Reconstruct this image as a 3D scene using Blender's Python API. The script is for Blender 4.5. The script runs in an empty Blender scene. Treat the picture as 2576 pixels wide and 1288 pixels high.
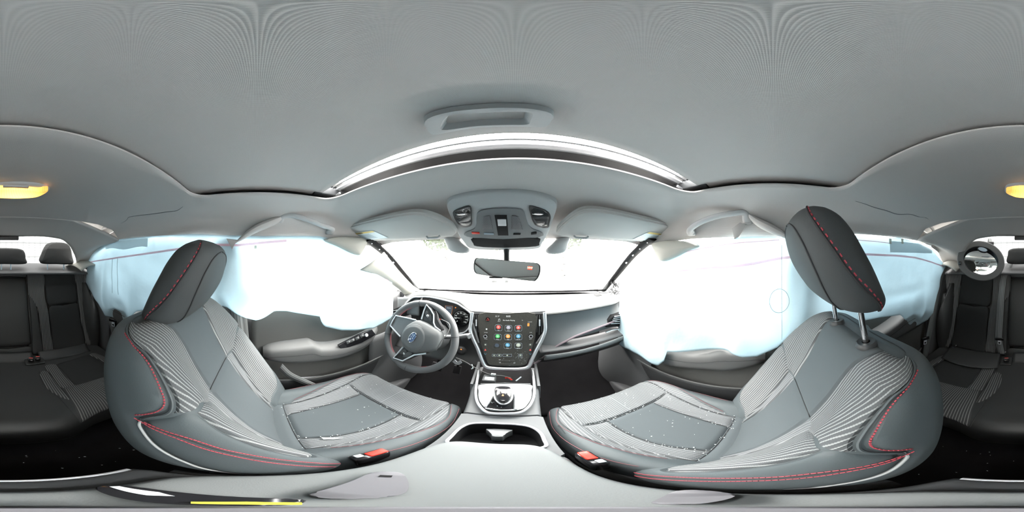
import bpy, bmesh, math, random
from mathutils import Vector, Matrix, noise
random.seed(7)
SC = bpy.context.scene
COL = SC.collection
H = 1.10            # eye height of the camera above the cabin floor (all cabin numbers below are relative to the eye)
CX = 0.034          # the camera stands a little to the passenger side of the car's centre line
YAW = math.radians(0.81)
PI = math.pi

# ------------------------------------------------------------------ camera: full 360 degree panorama
cam = bpy.data.cameras.new('camera')
cam.type = 'PANO'
try:
    cam.cycles.panorama_type = 'EQUIRECTANGULAR'
except Exception:
    cam.panorama_type = 'EQUIRECTANGULAR'
cam.clip_start = 0.005
cam.clip_end = 500
camo = bpy.data.objects.new('camera', cam)
COL.objects.link(camo)
camo.location = (CX, 0, H)
camo.rotation_euler = (PI/2, 0, YAW)
SC.camera = camo

# ------------------------------------------------------------------ daylight: bright overcast sky, brightest ahead of the car
SKY_FRONT, SKY_REAR = 11.0, 2.6
w = bpy.data.worlds.new('overcast_sky'); SC.world = w; w.use_nodes = True
nt = w.node_tree; nt.nodes.clear()
out = nt.nodes.new('ShaderNodeOutputWorld'); bg = nt.nodes.new('ShaderNodeBackground')
tc = nt.nodes.new('ShaderNodeTexCoord'); sep = nt.nodes.new('ShaderNodeSeparateXYZ')
mr = nt.nodes.new('ShaderNodeMapRange')
nt.links.new(tc.outputs['Generated'], sep.inputs[0]); nt.links.new(sep.outputs[1], mr.inputs[0])
mr.inputs[1].default_value = -0.6; mr.inputs[2].default_value = 0.5
mr.inputs[3].default_value = SKY_REAR; mr.inputs[4].default_value = SKY_FRONT
mz = nt.nodes.new('ShaderNodeMapRange'); nt.links.new(sep.outputs[2], mz.inputs[0])     # overcast: the zenith outshines the horizon
mz.inputs[1].default_value = 0.0; mz.inputs[2].default_value = 1.0; mz.inputs[3].default_value = 0.62; mz.inputs[4].default_value = 1.9
mu = nt.nodes.new('ShaderNodeMath'); mu.operation = 'MULTIPLY'
nt.links.new(mr.outputs[0], mu.inputs[0]); nt.links.new(mz.outputs[0], mu.inputs[1])
nt.links.new(mu.outputs[0], bg.inputs[1]); bg.inputs[0].default_value = (1.0, 0.968, 0.932, 1)
nt.links.new(bg.outputs[0], out.inputs[0])

SC.view_settings.view_transform = 'Standard'
SC.view_settings.look = 'None'
SC.view_settings.gamma = 1
SC.view_settings.use_curve_mapping = False
SC.view_settings.exposure = 1.42
SC.cycles.max_bounces = 10
SC.cycles.diffuse_bounces = 6
SC.cycles.glossy_bounces = 4
SC.cycles.transmission_bounces = 6
SC.cycles.transparent_max_bounces = 12
SC.cycles.sample_clamp_indirect = 6
SC.cycles.caustics_reflective = False
SC.cycles.caustics_refractive = False
SC.cycles.use_denoising = True

# ------------------------------------------------------------------ materials
M = {}
def mat(name, col, rough=0.6, metal=0.0, spec=0.35, emit=None, estr=1.0, build=None):
    m = bpy.data.materials.new(name); m.use_nodes = True
    b = m.node_tree.nodes['Principled BSDF']
    b.inputs['Base Color'].default_value = (*col, 1)
    b.inputs['Roughness'].default_value = rough
    b.inputs['Metallic'].default_value = metal
    b.inputs['Specular IOR Level'].default_value = spec
    if emit:
        b.inputs['Emission Color'].default_value = (*emit, 1); b.inputs['Emission Strength'].default_value = estr
    if build: build(m.node_tree, b)
    M[name] = m
    return m
def N(nt, t, **kw):
    n = nt.nodes.new(t)
    for k, v in kw.items(): setattr(n, k, v)
    return n
def grain(scale, strength, dist=0.002, coord='Object', vary=0.0):
    def f(nt, b):
        t = N(nt, 'ShaderNodeTexCoord'); n = N(nt, 'ShaderNodeTexNoise'); n.inputs['Scale'].default_value = scale
        n.inputs['Detail'].default_value = 3
        nt.links.new(t.outputs[coord], n.inputs[0])
        bp = N(nt, 'ShaderNodeBump'); bp.inputs['Strength'].default_value = strength; bp.inputs['Distance'].default_value = dist
        nt.links.new(n.outputs[0], bp.inputs['Height']); nt.links.new(bp.outputs[0], b.inputs['Normal'])
        if vary:
            c = b.inputs['Base Color'].default_value[:3]
            n2 = N(nt, 'ShaderNodeTexNoise'); n2.inputs['Scale'].default_value = 9; nt.links.new(t.outputs[coord], n2.inputs[0])
            mx = N(nt, 'ShaderNodeMix', data_type='RGBA')
            mx.inputs[6].default_value = (*[x*(1-vary) for x in c], 1); mx.inputs[7].default_value = (*[x*(1+vary) for x in c], 1)
            nt.links.new(n2.outputs[0], mx.inputs[0]); nt.links.new(mx.outputs[2], b.inputs['Base Color'])
    return f
def weave(scale, strength, c2, mixf=0.5):
    """Two crossed waves in the mesh's own UV (metres): a woven cloth."""
    def f(nt, b):
        c = b.inputs['Base Color'].default_value[:3]
        t = N(nt, 'ShaderNodeTexCoord')
        a = N(nt, 'ShaderNodeTexWave', wave_type='BANDS', bands_direction='X'); a.inputs['Scale'].default_value = scale
        d = N(nt, 'ShaderNodeTexWave', wave_type='BANDS', bands_direction='Y'); d.inputs['Scale'].default_value = scale
        nt.links.new(t.outputs['UV'], a.inputs[0]); nt.links.new(t.outputs['UV'], d.inputs[0])
        mm = N(nt, 'ShaderNodeMath', operation='MULTIPLY'); nt.links.new(a.outputs[1], mm.inputs[0]); nt.links.new(d.outputs[1], mm.inputs[1])
        mx = N(nt, 'ShaderNodeMix', data_type='RGBA'); mx.inputs[6].default_value = (*c, 1); mx.inputs[7].default_value = (*c2, 1)
        nt.links.new(mm.outputs[0], mx.inputs[0]); nt.links.new(mx.outputs[2], b.inputs['Base Color'])
        bp = N(nt, 'ShaderNodeBump'); bp.inputs['Strength'].default_value = strength; bp.inputs['Distance'].default_value = 0.0015
        nt.links.new(mm.outputs[0], bp.inputs['Height']); nt.links.new(bp.outputs[0], b.inputs['Normal'])
    return f
def ribs(pitch, c_hi, width=0.5, weave_pitch=0.0018, strength=0.8):
    """Raised pale cords running along V, PITCH metres apart across U, over a darker ground; the cords are twisted."""
    def f(nt, b):
        c = b.inputs['Base Color'].default_value[:3]
        t = N(nt, 'ShaderNodeTexCoord'); s = N(nt, 'ShaderNodeSeparateXYZ'); nt.links.new(t.outputs['UV'], s.inputs[0])
        def sinw(sock, p, ph=0):
            m1 = N(nt, 'ShaderNodeMath', operation='MULTIPLY'); m1.inputs[1].default_value = 2*PI/p; nt.links.new(sock, m1.inputs[0])
            m2 = N(nt, 'ShaderNodeMath', operation='SINE'); nt.links.new(m1.outputs[0], m2.inputs[0]); return m2.outputs[0]
        tw = sinw(s.outputs[1], weave_pitch*2)
        sh = N(nt, 'ShaderNodeMath', operation='MULTIPLY'); sh.inputs[1].default_value = pitch*0.035; nt.links.new(tw, sh.inputs[0])
        ad = N(nt, 'ShaderNodeMath', operation='ADD'); nt.links.new(s.outputs[0], ad.inputs[0]); nt.links.new(sh.outputs[0], ad.inputs[1])
        wv = sinw(ad.outputs[0], pitch)
        r = N(nt, 'ShaderNodeMapRange'); nt.links.new(wv, r.inputs[0])
        r.inputs[1].default_value = 1-2*width; r.inputs[2].default_value = min(1.0, 1.7-2*width)
        mx = N(nt, 'ShaderNodeMix', data_type='RGBA'); mx.inputs[6].default_value = (*c, 1); mx.inputs[7].default_value = (*c_hi, 1)
        nt.links.new(r.outputs[0], mx.inputs[0]); nt.links.new(mx.outputs[2], b.inputs['Base Color'])
        bp = N(nt, 'ShaderNodeBump'); bp.inputs['Strength'].default_value = strength; bp.inputs['Distance'].default_value = 0.0012
        nt.links.new(r.outputs[0], bp.inputs['Height']); nt.links.new(bp.outputs[0], b.inputs['Normal'])
    return f
def thin(name, col, tint=(1, 1, 1), haze=0.05, gloss=0.06, hazecol=(0.9, 0.95, 0.95)):
    """Thin pane: see-through with a slight gloss and a share of scattering haze."""
    m = bpy.data.materials.new(name); m.use_nodes = True; nt = m.node_tree; nt.nodes.clear()
    o = N(nt, 'ShaderNodeOutputMaterial'); tr = N(nt, 'ShaderNodeBsdfTransparent'); tr.inputs[0].default_value = (*tint, 1)
    gl = N(nt, 'ShaderNodeBsdfGlossy'); gl.inputs['Roughness'].default_value = 0.02
    df = N(nt, 'ShaderNodeBsdfTranslucent'); df.inputs[0].default_value = (*hazecol, 1)
    m1 = N(nt, 'ShaderNodeMixShader'); m1.inputs[0].default_value = gloss
    m2 = N(nt, 'ShaderNodeMixShader'); m2.inputs[0].default_value = haze
    nt.links.new(tr.outputs[0], m1.inputs[1]); nt.links.new(gl.outputs[0], m1.inputs[2])
    nt.links.new(m1.outputs[0], m2.inputs[1]); nt.links.new(df.outputs[0], m2.inputs[2])
    nt.links.new(m2.outputs[0], o.inputs[0]); M[name] = m
    return m
def cloth_translucent(name, col, tcol, fac=0.5):
    m = bpy.data.materials.new(name); m.use_nodes = True; nt = m.node_tree; nt.nodes.clear()
    o = N(nt, 'ShaderNodeOutputMaterial'); d = N(nt, 'ShaderNodeBsdfDiffuse'); t = N(nt, 'ShaderNodeBsdfTranslucent')
    d.inputs[0].default_value = (*col, 1); t.inputs[0].default_value = (*tcol, 1)
    x = N(nt, 'ShaderNodeMixShader'); x.inputs[0].default_value = fac
    nt.links.new(d.outputs[0], x.inputs[1]); nt.links.new(t.outputs[0], x.inputs[2]); nt.links.new(x.outputs[0], o.inputs[0])
    tcn = N(nt, 'ShaderNodeTexCoord'); n = N(nt, 'ShaderNodeTexNoise'); n.inputs['Scale'].default_value = 14; n.inputs['Detail'].default_value = 4
    nt.links.new(tcn.outputs['Object'], n.inputs[0])
    bp = N(nt, 'ShaderNodeBump'); bp.inputs['Strength'].default_value = 0.35; bp.inputs['Distance'].default_value = 0.01
    nt.links.new(n.outputs[0], bp.inputs['Height']); nt.links.new(bp.outputs[0], d.inputs['Normal']); nt.links.new(bp.outputs[0], t.inputs['Normal'])
    M[name] = m
    return m

mat('headliner', (0.515, 0.49, 0.475), 0.95, spec=0.1, build=weave(215, 0.25, (0.40, 0.38, 0.368)))
mat('headliner_plain', (0.46, 0.44, 0.425), 0.9, spec=0.1, build=grain(900, 0.15, 0.001))
mat('grey_plastic', (0.42, 0.42, 0.42), 0.55, spec=0.3, build=grain(700, 0.08, 0.001))
mat('pillar_plastic', (0.38, 0.375, 0.34), 0.6, spec=0.25, build=grain(500, 0.08, 0.001))
mat('visor_vinyl', (0.43, 0.42, 0.405), 0.7, spec=0.2, build=grain(500, 0.1, 0.001))
mat('mid_plastic', (0.16, 0.165, 0.17), 0.5, spec=0.35, build=grain(600, 0.1, 0.001))
mat('dark_plastic', (0.035, 0.036, 0.038), 0.45, spec=0.4, build=grain(600, 0.1, 0.001))
mat('charcoal_plastic', (0.075, 0.077, 0.08), 0.5, spec=0.35, build=grain(600, 0.12, 0.001))
mat('door_grey', (0.092, 0.093, 0.093), 0.65, spec=0.25, build=grain(500, 0.12, 0.001))
mat('door_cloth', (0.075, 0.075, 0.072), 0.85, spec=0.15, build=grain(900, 0.2, 0.001))
mat('black_gloss', (0.012, 0.012, 0.014), 0.12, spec=0.5)
mat('black_matte', (0.012, 0.012, 0.013), 0.8, spec=0.2)
mat('carpet', (0.018, 0.0175, 0.0185), 1.0, spec=0.05, build=grain(1500, 0.5, 0.003, vary=0.3))
mat('silver', (0.72, 0.73, 0.76), 0.28, metal=0.85)
mat('satin_silver', (0.70, 0.72, 0.75), 0.4, metal=0.6)
mat('chrome', (0.85, 0.86, 0.88), 0.08, metal=1.0)
mat('mirror_glass', (0.84, 0.86, 0.83), 0.03, metal=1.0)
mat('armrest_vinyl', (0.165, 0.176, 0.178), 0.6, spec=0.3, build=grain(700, 0.15, 0.001))
mat('console_vinyl', (0.13, 0.135, 0.14), 0.6, spec=0.3, build=grain(700, 0.15, 0.001))
mat('dash_pad', (0.115, 0.118, 0.118), 0.6, spec=0.35, build=grain(600, 0.15, 0.001))
mat('dash_skin', (0.15, 0.16, 0.165), 0.65, spec=0.3, build=grain(600, 0.15, 0.001))
mat('seat_leather', (0.076, 0.089, 0.095), 0.55, spec=0.35, build=grain(420, 0.18, 0.001))
mat('seat_cloth', (0.084, 0.096, 0.103), 0.85, spec=0.15, build=grain(1400, 0.25, 0.001))
mat('headrest_cloth', (0.052, 0.056, 0.058), 0.7, spec=0.25, build=grain(900, 0.2, 0.001))
mat('seat_rib', (0.10, 0.105, 0.11), 0.9, spec=0.1, build=ribs(0.0072, (0.31, 0.32, 0.32), 0.40))
mat('seat_rib_fine', (0.13, 0.136, 0.142), 0.9, spec=0.1, build=ribs(0.0078, (0.245, 0.255, 0.262), 0.42))
mat('rear_leather_shaded', (0.023, 0.024, 0.024), 0.5, spec=0.35, build=grain(420, 0.18, 0.001))  # rear covers: front seat materials with the dimmer rear light put into their colour
mat('rear_cloth_shaded', (0.024, 0.025, 0.025), 0.85, spec=0.15, build=grain(1400, 0.25, 0.001))
mat('rear_rib_shaded', (0.045, 0.046, 0.047), 0.9, spec=0.1, build=ribs(0.0100, (0.17, 0.17, 0.167), 0.42))
mat('red_thread', (0.40, 0.055, 0.075), 0.7)
mat('mauve_thread', (0.22, 0.085, 0.095), 0.7)
mat('leg_grey', (0.14, 0.138, 0.15), 0.55)
mat('pale_piping', (0.45, 0.46, 0.46), 0.6)
mat('dark_seam', (0.03, 0.03, 0.032), 0.8)
mat('belt_web', (0.10, 0.105, 0.105), 0.6, spec=0.3, build=ribs(0.012, (0.16, 0.165, 0.165), 0.5, 0.002, 0.5))
mat('buckle_red', (0.72, 0.035, 0.02), 0.35, spec=0.5)
mat('wheel_leather', (0.12, 0.122, 0.125), 0.5, spec=0.35, build=grain(500, 0.15, 0.001))
mat('hub_plastic', (0.13, 0.135, 0.137), 0.55, spec=0.3, build=grain(700, 0.12, 0.001))
mat('emblem_blue', (0.05, 0.10, 0.22), 0.25, spec=0.5)
mat('white_print', (0.75, 0.75, 0.75), 0.6)
mat('glass_crumb', (0.80, 0.86, 0.84), 0.15, spec=0.6)
def mesh_dots(nt, b):
    t = N(nt, 'ShaderNodeTexCoord'); ck = N(nt, 'ShaderNodeTexChecker'); ck.inputs['Scale'].default_value = 620
    ck.inputs[1].default_value = (.02, .02, .022, 1); ck.inputs[2].default_value = (.22, .22, .23, 1)
    nt.links.new(t.outputs['Object'], ck.inputs[0]); nt.links.new(ck.outputs[0], b.inputs['Base Color'])
mat('grille_mesh', (.1, .1, .1), 0.6, build=mesh_dots)
mat('rubber', (0.02, 0.02, 0.022), 0.7)
mat('label_pale', (0.62, 0.68, 0.70), 0.6)
mat('label_yellow', (0.70, 0.52, 0.18), 0.6)
mat('mauve_trim', (0.20, 0.16, 0.18), 0.6)
mat('mid_grey_rim', (0.34, 0.34, 0.36), 0.45)
mat('yellow_tip', (0.75, 0.72, 0.05), 0.4)
mat('crack_line', (0.05, 0.055, 0.055), 0.5)
mat('paper_white', (0.75, 0.75, 0.73), 0.7)
cloth_translucent('bag_cloth', (0.54, 0.66, 0.71), (0.62, 0.73, 0.78), 0.48)
cloth_translucent('bag_stripe', (0.72, 0.42, 0.48), (0.85, 0.62, 0.66), 0.5)
cloth_translucent('bag_tape', (0.55, 0.53, 0.45), (0.55, 0.53, 0.45), 0.4)
cloth_translucent('bag_flap', (0.50, 0.57, 0.59), (0.56, 0.62, 0.64), 0.42)
thin('windscreen_glass', None, (0.94, 0.96, 0.95), 0.02, 0.05)
thin('side_glass', None, (0.92, 0.95, 0.94), 0.03, 0.05)
thin('privacy_glass', None, (0.30, 0.32, 0.33), 0.02, 0.05, (0.3, 0.3, 0.3))
thin('rear_glass', None, (0.19, 0.195, 0.195), 0.01, 0.05, (.3, .3, .3))
thin('roof_glass', None, (0.85, 0.88, 0.90), 0.02, 0.05)
thin('lens_clear', None, (0.75, 0.77, 0.78), 0.10, 0.18)

# ------------------------------------------------------------------ points and meshes
def P(px, py, x=None, y=None, z=None, r=None):
    """The point the photograph shows at (px, py) when it lies on the given plane (or at range r), relative to the eye."""
    az = (px-1288)/2576*2*PI-YAW; el = (644-py)/1288*PI
    d = (math.sin(az)*math.cos(el), math.cos(az)*math.cos(el), math.sin(el))
    t = (x-CX)/d[0] if x is not None else y/d[1] if y is not None else z/d[2] if z is not None else r
    return Vector((CX+d[0]*t, d[1]*t, d[2]*t))
def V(*a): return Vector(a)
def lerp(a, b, t): return a+(b-a)*t
def interp(tab, x):
    """Smooth (monotone cubic) look-up in a table of (x, y...) rows."""
    n = len(tab)
    if x <= tab[0][0]: return list(tab[0][1:])
    if x >= tab[-1][0]: return list(tab[-1][1:])
    for i in range(n-1):
        if tab[i][0] <= x <= tab[i+1][0]: break
    r = []
    x0, x1 = tab[i][0], tab[i+1][0]; h = x1-x0; t = (x-x0)/h
    for k in range(1, len(tab[0])):
        d = [(tab[j+1][k]-tab[j][k])/(tab[j+1][0]-tab[j][0]) for j in range(max(0, i-1), min(n-1, i+2))]
        j0 = i-max(0, i-1)
        def tan(a, b): return 0 if a*b <= 0 else 2*a*b/(a+b)
        m0 = tan(d[j0-1], d[j0]) if j0 > 0 else d[j0]
        m1 = tan(d[j0], d[j0+1]) if j0+1 < len(d) else d[j0]
        a, b = tab[i][k], tab[i+1][k]
        r.append((2*t**3-3*t*t+1)*a+(t**3-2*t*t+t)*h*m0+(-2*t**3+3*t*t)*b+(t**3-t*t)*h*m1)
    return r
def cr(pts, n=8, closed=False):
    """Catmull-Rom curve through points, n steps per span."""
    pts = [Vector(p) for p in pts]; L = len(pts); o = []
    for i in range(L if closed else L-1):
        p1, p2 = pts[i], pts[(i+1) % L]
        p0 = pts[i-1] if (closed or i > 0) else p1*2-p2
        p3 = pts[(i+2) % L] if (closed or i+2 < L) else p2*2-p1
        for k in range(n):
            t = k/n
            o.append(0.5*((2*p1)+(p2-p0)*t+(2*p0-5*p1+4*p2-p3)*t*t+(3*p1-p0-3*p2+p3)*t**3))
    if not closed: o.append(pts[-1])
    return o
class Geo:
    def __init__(s): s.v = []; s.f = []; s.uv = {}
    def add(s, verts, faces, uvs=None):
        b = len(s.v); s.v += [Vector(p) for p in verts]; s.f += [tuple(i+b for i in f) for f in faces]
        if uvs:
            for i, q in enumerate(uvs): s.uv[b+i] = q
        return s
    def grid(s, fn, nu, nv, cu=False, cv=False):
        """fn(a, b), a and b 0..1; UV in metres along the two ways."""
        pts = [[Vector(fn(i/nu, j/nv)) for i in range(nu if cu else nu+1)] for j in range(nv if cv else nv+1)]
        R = len(pts); C = len(pts[0]); vs = [p for row in pts for p in row]
        mid = pts[R//2]; us = [0]
        for i in range(1, C): us.append(us[-1]+(mid[i]-mid[i-1]).length)
        vl = [0]
        for j in range(1, R): vl.append(vl[-1]+(pts[j][C//2]-pts[j-1][C//2]).length)
        uv = [(us[i], vl[j]) for j in range(R) for i in range(C)]
        fs = []
        for j in range(R if cv else R-1):
            for i in range(C if cu else C-1):
                fs.append((j*C+i, j*C+(i+1) % C, ((j+1) % R)*C+(i+1) % C, ((j+1) % R)*C+i))
        return s.add(vs, fs, uv)
    def tube(s, path, r, n=8, closed=False, caps=True, flat=None):
        path = [Vector(p) for p in path]; L = len(path)
        rr = r if callable(r) else (lambda t: r)
        up = None; rings = []
        for i, p in enumerate(path):
            a = path[(i-1) % L] if (closed or i > 0) else p; b = path[(i+1) % L] if (closed or i < L-1) else p
            t = (b-a); t = t.normalized() if t.length > 1e-9 else Vector((0, 0, 1))
            if up is None:
                up = Vector((0, 0, 1)) if abs(t.z) < 0.9 else Vector((1, 0, 0))
            up = (up-t*up.dot(t)); up = up.normalized() if up.length > 1e-6 else t.orthogonal().normalized()
            sd = t.cross(up); q = rr(i/max(1, L-1))
            fy = flat if flat else 1
            rings.append([p+up*math.sin(2*PI*k/n)*q*fy+sd*math.cos(2*PI*k/n)*q for k in range(n)])
        fs = []; base = 0
        for i in range(L if closed else L-1):
            for k in range(n):
                j = (i+1) % L
                fs.append((i*n+k, i*n+(k+1) % n, j*n+(k+1) % n, j*n+k))
        vs = [p for ring in rings for p in ring]
        if caps and not closed:
            fs.append(tuple(range(n))[::-1]); fs.append(tuple((L-1)*n+k for k in range(n)))
        return s.add(vs, fs)
    def box(s, c, size, rot=None, bev=0.0):
        """A box (rounded when bev > 0) centred at c; rot a 3x3 or Euler tuple."""
        bm = bmesh.new(); bmesh.ops.create_cube(bm, size=1)
        for v in bm.verts: v.co = Vector((v.co.x*size[0], v.co.y*size[1], v.co.z*size[2]))
        if bev > 0: bmesh.ops.bevel(bm, geom=bm.edges[:], offset=min(bev, min(size)*0.49), segments=3, profile=0.5, affect='EDGES')
        R = rot if rot is not None else Matrix.Identity(3)
        if isinstance(R, tuple):
            from mathutils import Euler
            R = Euler(R).to_matrix()
        vs = [R @ v.co+Vector(c) for v in bm.verts]; bm.verts.index_update()
        fs = [tuple(v.index for v in f.verts) for f in bm.faces]; bm.free()
        return s.add(vs, fs)
    def prism(s, poly, vec, bev=0.0, inset=False):
        """Closed outline (list of 3-D points) thickened along vec, edges rounded by bev."""
        poly = [Vector(p) for p in poly]; vec = Vector(vec); n = len(poly)
        bm = bmesh.new(); a = [bm.verts.new(p) for p in poly]; b = [bm.verts.new(p+vec) for p in poly]
        bm.faces.new(a[::-1]); bm.faces.new(b)
        for i in range(n): bm.faces.new((a[i], a[(i+1) % n], b[(i+1) % n], b[i]))
        if bev > 0:
            es = [e for e in bm.edges if (e.verts[0] in a) == (e.verts[1] in a)]
            bmesh.ops.bevel(bm, geom=es, offset=bev, segments=2, profile=0.5, affect='EDGES')
        bmesh.ops.recalc_face_normals(bm, faces=bm.faces[:])
        bmesh.ops.triangulate(bm, faces=[f for f in bm.faces if len(f.verts) > 4])
        bm.verts.index_update(); vs = [v.co.copy() for v in bm.verts]; fs = [tuple(v.index for v in f.verts) for f in bm.faces]; bm.free()
        return s.add(vs, fs)
    def lathe(s, prof, c, axis=(0, 0, 1), n=24):
        """prof: (radius, height) rows, turned about axis through c."""
        ax = Vector(axis).normalized(); e1 = ax.orthogonal().normalized(); e2 = ax.cross(e1); c = Vector(c)
        vs = [c+ax*h+(e1*math.cos(2*PI*k/n)+e2*math.sin(2*PI*k/n))*max(r, 1e-5) for r, h in prof for k in range(n)]
        fs = [(i*n+k, i*n+(k+1) % n, (i+1)*n+(k+1) % n, (i+1)*n+k) for i in range(len(prof)-1) for k in range(n)]
        return s.add(vs, fs)
    def ball(s, c, r, n=10, scale=(1, 1, 1), rot=None):
        R = rot if rot is not None else Matrix.Identity(3); c = Vector(c); vs = []; m = n//2
        for j in range(m+1):
            for k in range(n):
                th = PI*j/m; ph = 2*PI*k/n
                vs.append(c+R @ Vector((r*scale[0]*math.sin(th)*math.cos(ph), r*scale[1]*math.sin(th)*math.sin(ph), r*scale[2]*math.cos(th))))
        fs = [(j*n+k, (j+1)*n+k, (j+1)*n+(k+1) % n, j*n+(k+1) % n) for j in range(m) for k in range(n)]
        return s.add(vs, fs)
    def ribbon(s, path, wvec, w):
        """Flat strip along path; wvec: direction across (vector or fn(i))."""
        path = [Vector(p) for p in path]; vs = []; uv = []; d = 0
        for i, p in enumerate(path):
            q = Vector(wvec(i) if callable(wvec) else wvec).normalized()*w/2
            if i: d += (p-path[i-1]).length
            vs += [p-q, p+q]; uv += [(0, d), (w, d)]
        return s.add(vs, [(2*i, 2*i+1, 2*i+3, 2*i+2) for i in range(len(path)-1)], uv)
def root_loc(o):
    while o.parent: o = o.parent
    return Vector(o.location)
def build(name, geo, material, parent=None, smooth=True, sub=0, bev=0, thick=0, offset=-1, loc=None, clean=True, label=None):
    """Link a Geo as one mesh object. Points are relative to the eye; the floor is at world z = 0."""
    me = bpy.data.meshes.new(name)
    org = root_loc(parent) if parent else (Vector(loc)+Vector((0, 0, H)) if loc is not None else Vector((0, 0, 0)))
    off = Vector((0, 0, H))-org
    me.from_pydata([tuple(p+off) for p in geo.v], [], geo.f)
    if geo.uv:
        ul = me.uv_layers.new(name='UVMap')
        for lp in me.loops: ul.data[lp.index].uv = geo.uv.get(lp.vertex_index, (0, 0))
    if clean:
        bm = bmesh.new(); bm.from_mesh(me); bmesh.ops.remove_doubles(bm, verts=bm.verts[:], dist=1e-6)
        bmesh.ops.recalc_face_normals(bm, faces=bm.faces[:]); bm.to_mesh(me); bm.free()
    if smooth:
        me.polygons.foreach_set('use_smooth', [True]*len(me.polygons))
    me.materials.append(M[material] if isinstance(material, str) else material)
    o = bpy.data.objects.new(name, me); COL.objects.link(o)
    if smooth:
        try: me.set_sharp_from_angle(angle=math.radians(40))
        except Exception: pass
    if parent: o.parent = parent
    else: o.location = org
    if thick:
        md = o.modifiers.new('thickness', 'SOLIDIFY'); md.thickness = thick; md.offset = offset
    if bev:
        md = o.modifiers.new('bevel', 'BEVEL'); md.width = bev; md.segments = 2; md.limit_method = 'ANGLE'
    if sub:
        md = o.modifiers.new('smooth', 'SUBSURF'); md.levels = sub; md.render_levels = sub
    if label: o['label'] = label
    return o
def tag(o, label, cat, group=None, kind=None):
    o['label'] = label; o['category'] = cat
    if group: o['group'] = group
    if kind: o['kind'] = kind
    return o
def thing(name, label, cat, base, group=None):
    """An Empty at the thing's base that parents its parts."""
    e = bpy.data.objects.new(name, None); COL.objects.link(e); e.empty_display_size = 0.05
    e.location = Vector(base)+Vector((0, 0, H))
    return tag(e, label, cat, group)
def struct(name, geo, material, label=None, parent=None, **kw):
    o = build(name, geo, material, parent, **kw)
    if parent is None: o['kind'] = 'structure'
    if label: o['label'] = label
    return o
def normal_of(S, u, v, e=1e-3):
    a = Vector(S(u+e, v))-Vector(S(u-e, v)); b = Vector(S(u, v+e))-Vector(S(u, v-e))
    n = a.cross(b)
    return n.normalized() if n.length > 1e-12 else Vector((0, 0, 1))
def patch(S, lo, hi, v0, v1, nu=24, nv=40, puff=0.006, sign=1, edge=0.12, lift=0.0, geo=None):
    """A padded panel sewn onto the surface S(u, v): between the border curves u = lo(v) and u = hi(v)."""
    g = geo or Geo()
    def ramp(t): 
        t = min(t, 1-t)/edge
        return 1 if t >= 1 else math.sqrt(max(0, 1-(1-t)**2))
    def fn(a, b):
        v = lerp(v0, v1, b); u = lerp(lo(v) if callable(lo) else lo, hi(v) if callable(hi) else hi, a)
        return Vector(S(u, v))+normal_of(S, u, v)*sign*(lift+puff*(ramp(a)*ramp(b))-0.003*(1-ramp(a)*ramp(b)))
    return g.grid(fn, nu, nv)
def on_curve(S, pts, n=8, lift=0.002, sign=1, closed=False):
    """3-D points along a (u, v) polyline on S."""
    c = cr([Vector((p[0], p[1], 0)) for p in pts], n, closed)
    return [Vector(S(q.x, q.y))+normal_of(S, q.x, q.y)*sign*lift for q in c]
def curve1(pts):
    """A smooth border u(v) from (v, u) rows."""
    t = sorted(pts)
    return lambda v: interp(t, v)[0]
def arc2(cx, cy, rx, ry, a0, a1, n=12):
    return [(cx+rx*math.cos(lerp(a0, a1, i/n)), cy+ry*math.sin(lerp(a0, a1, i/n))) for i in range(n+1)]
def rrect(cx, cy, w_, h_, r, n=5):
    """Rounded rectangle outline as (a, b) pairs."""
    o = []
    for sx, sy, a in ((1, 1, 0), (-1, 1, PI/2), (-1, -1, PI), (1, -1, 3*PI/2)):
        for k in range(n+1):
            t = a+PI/2*k/n
            o.append((cx+sx*(w_/2-r)+r*math.cos(t), cy+sy*(h_/2-r)+r*math.sin(t)))
    return o
FONT = None
def text_geo(s, size, origin, ex, ey, depth=0.0004, align='CENTER'):
    """Lettering as a mesh: origin, right and up vectors."""
    cu = bpy.data.curves.new('t', 'FONT'); cu.body = s; cu.size = size; cu.align_x = align; cu.align_y = 'CENTER'; cu.extrude = depth/2
    cu.resolution_u = 2
    o = bpy.data.objects.new('t', cu); COL.objects.link(o)
    dg = bpy.context.evaluated_depsgraph_get(); me = o.evaluated_get(dg).to_mesh()
    ex = Vector(ex).normalized(); ey = Vector(ey).normalized(); ez = ex.cross(ey); og = Vector(origin)
    vs = [og+ex*v.co.x+ey*v.co.y+ez*v.co.z for v in me.vertices]; fs = [tuple(p.vertices) for p in me.polygons]
    o.evaluated_get(dg).to_mesh_clear(); COL.objects.unlink(o); bpy.data.objects.remove(o); bpy.data.curves.remove(cu)
    return Geo().add(vs, fs)
# =================================================================== body shell: floor, sides, roof lining, pillars, glass
def zroof(x, y):
    zc, zr = interp([(-1.02, .112, .02), (-.88, .155, .07), (-.76, .187, .092), (-.5, .203, .097), (-.2, .205, .088), (0, .207, .070), (.2, .203, .072), (.30, .197, .072),
                     (.40, .175, .068), (.50, .142, .060), (.60, .108, .055), (.70, .072, .050)], y)
    t = min(1.0, abs(x)/0.637)
    return zr+(zc-zr)*max(0.0, 1-t**6)**0.5
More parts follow.
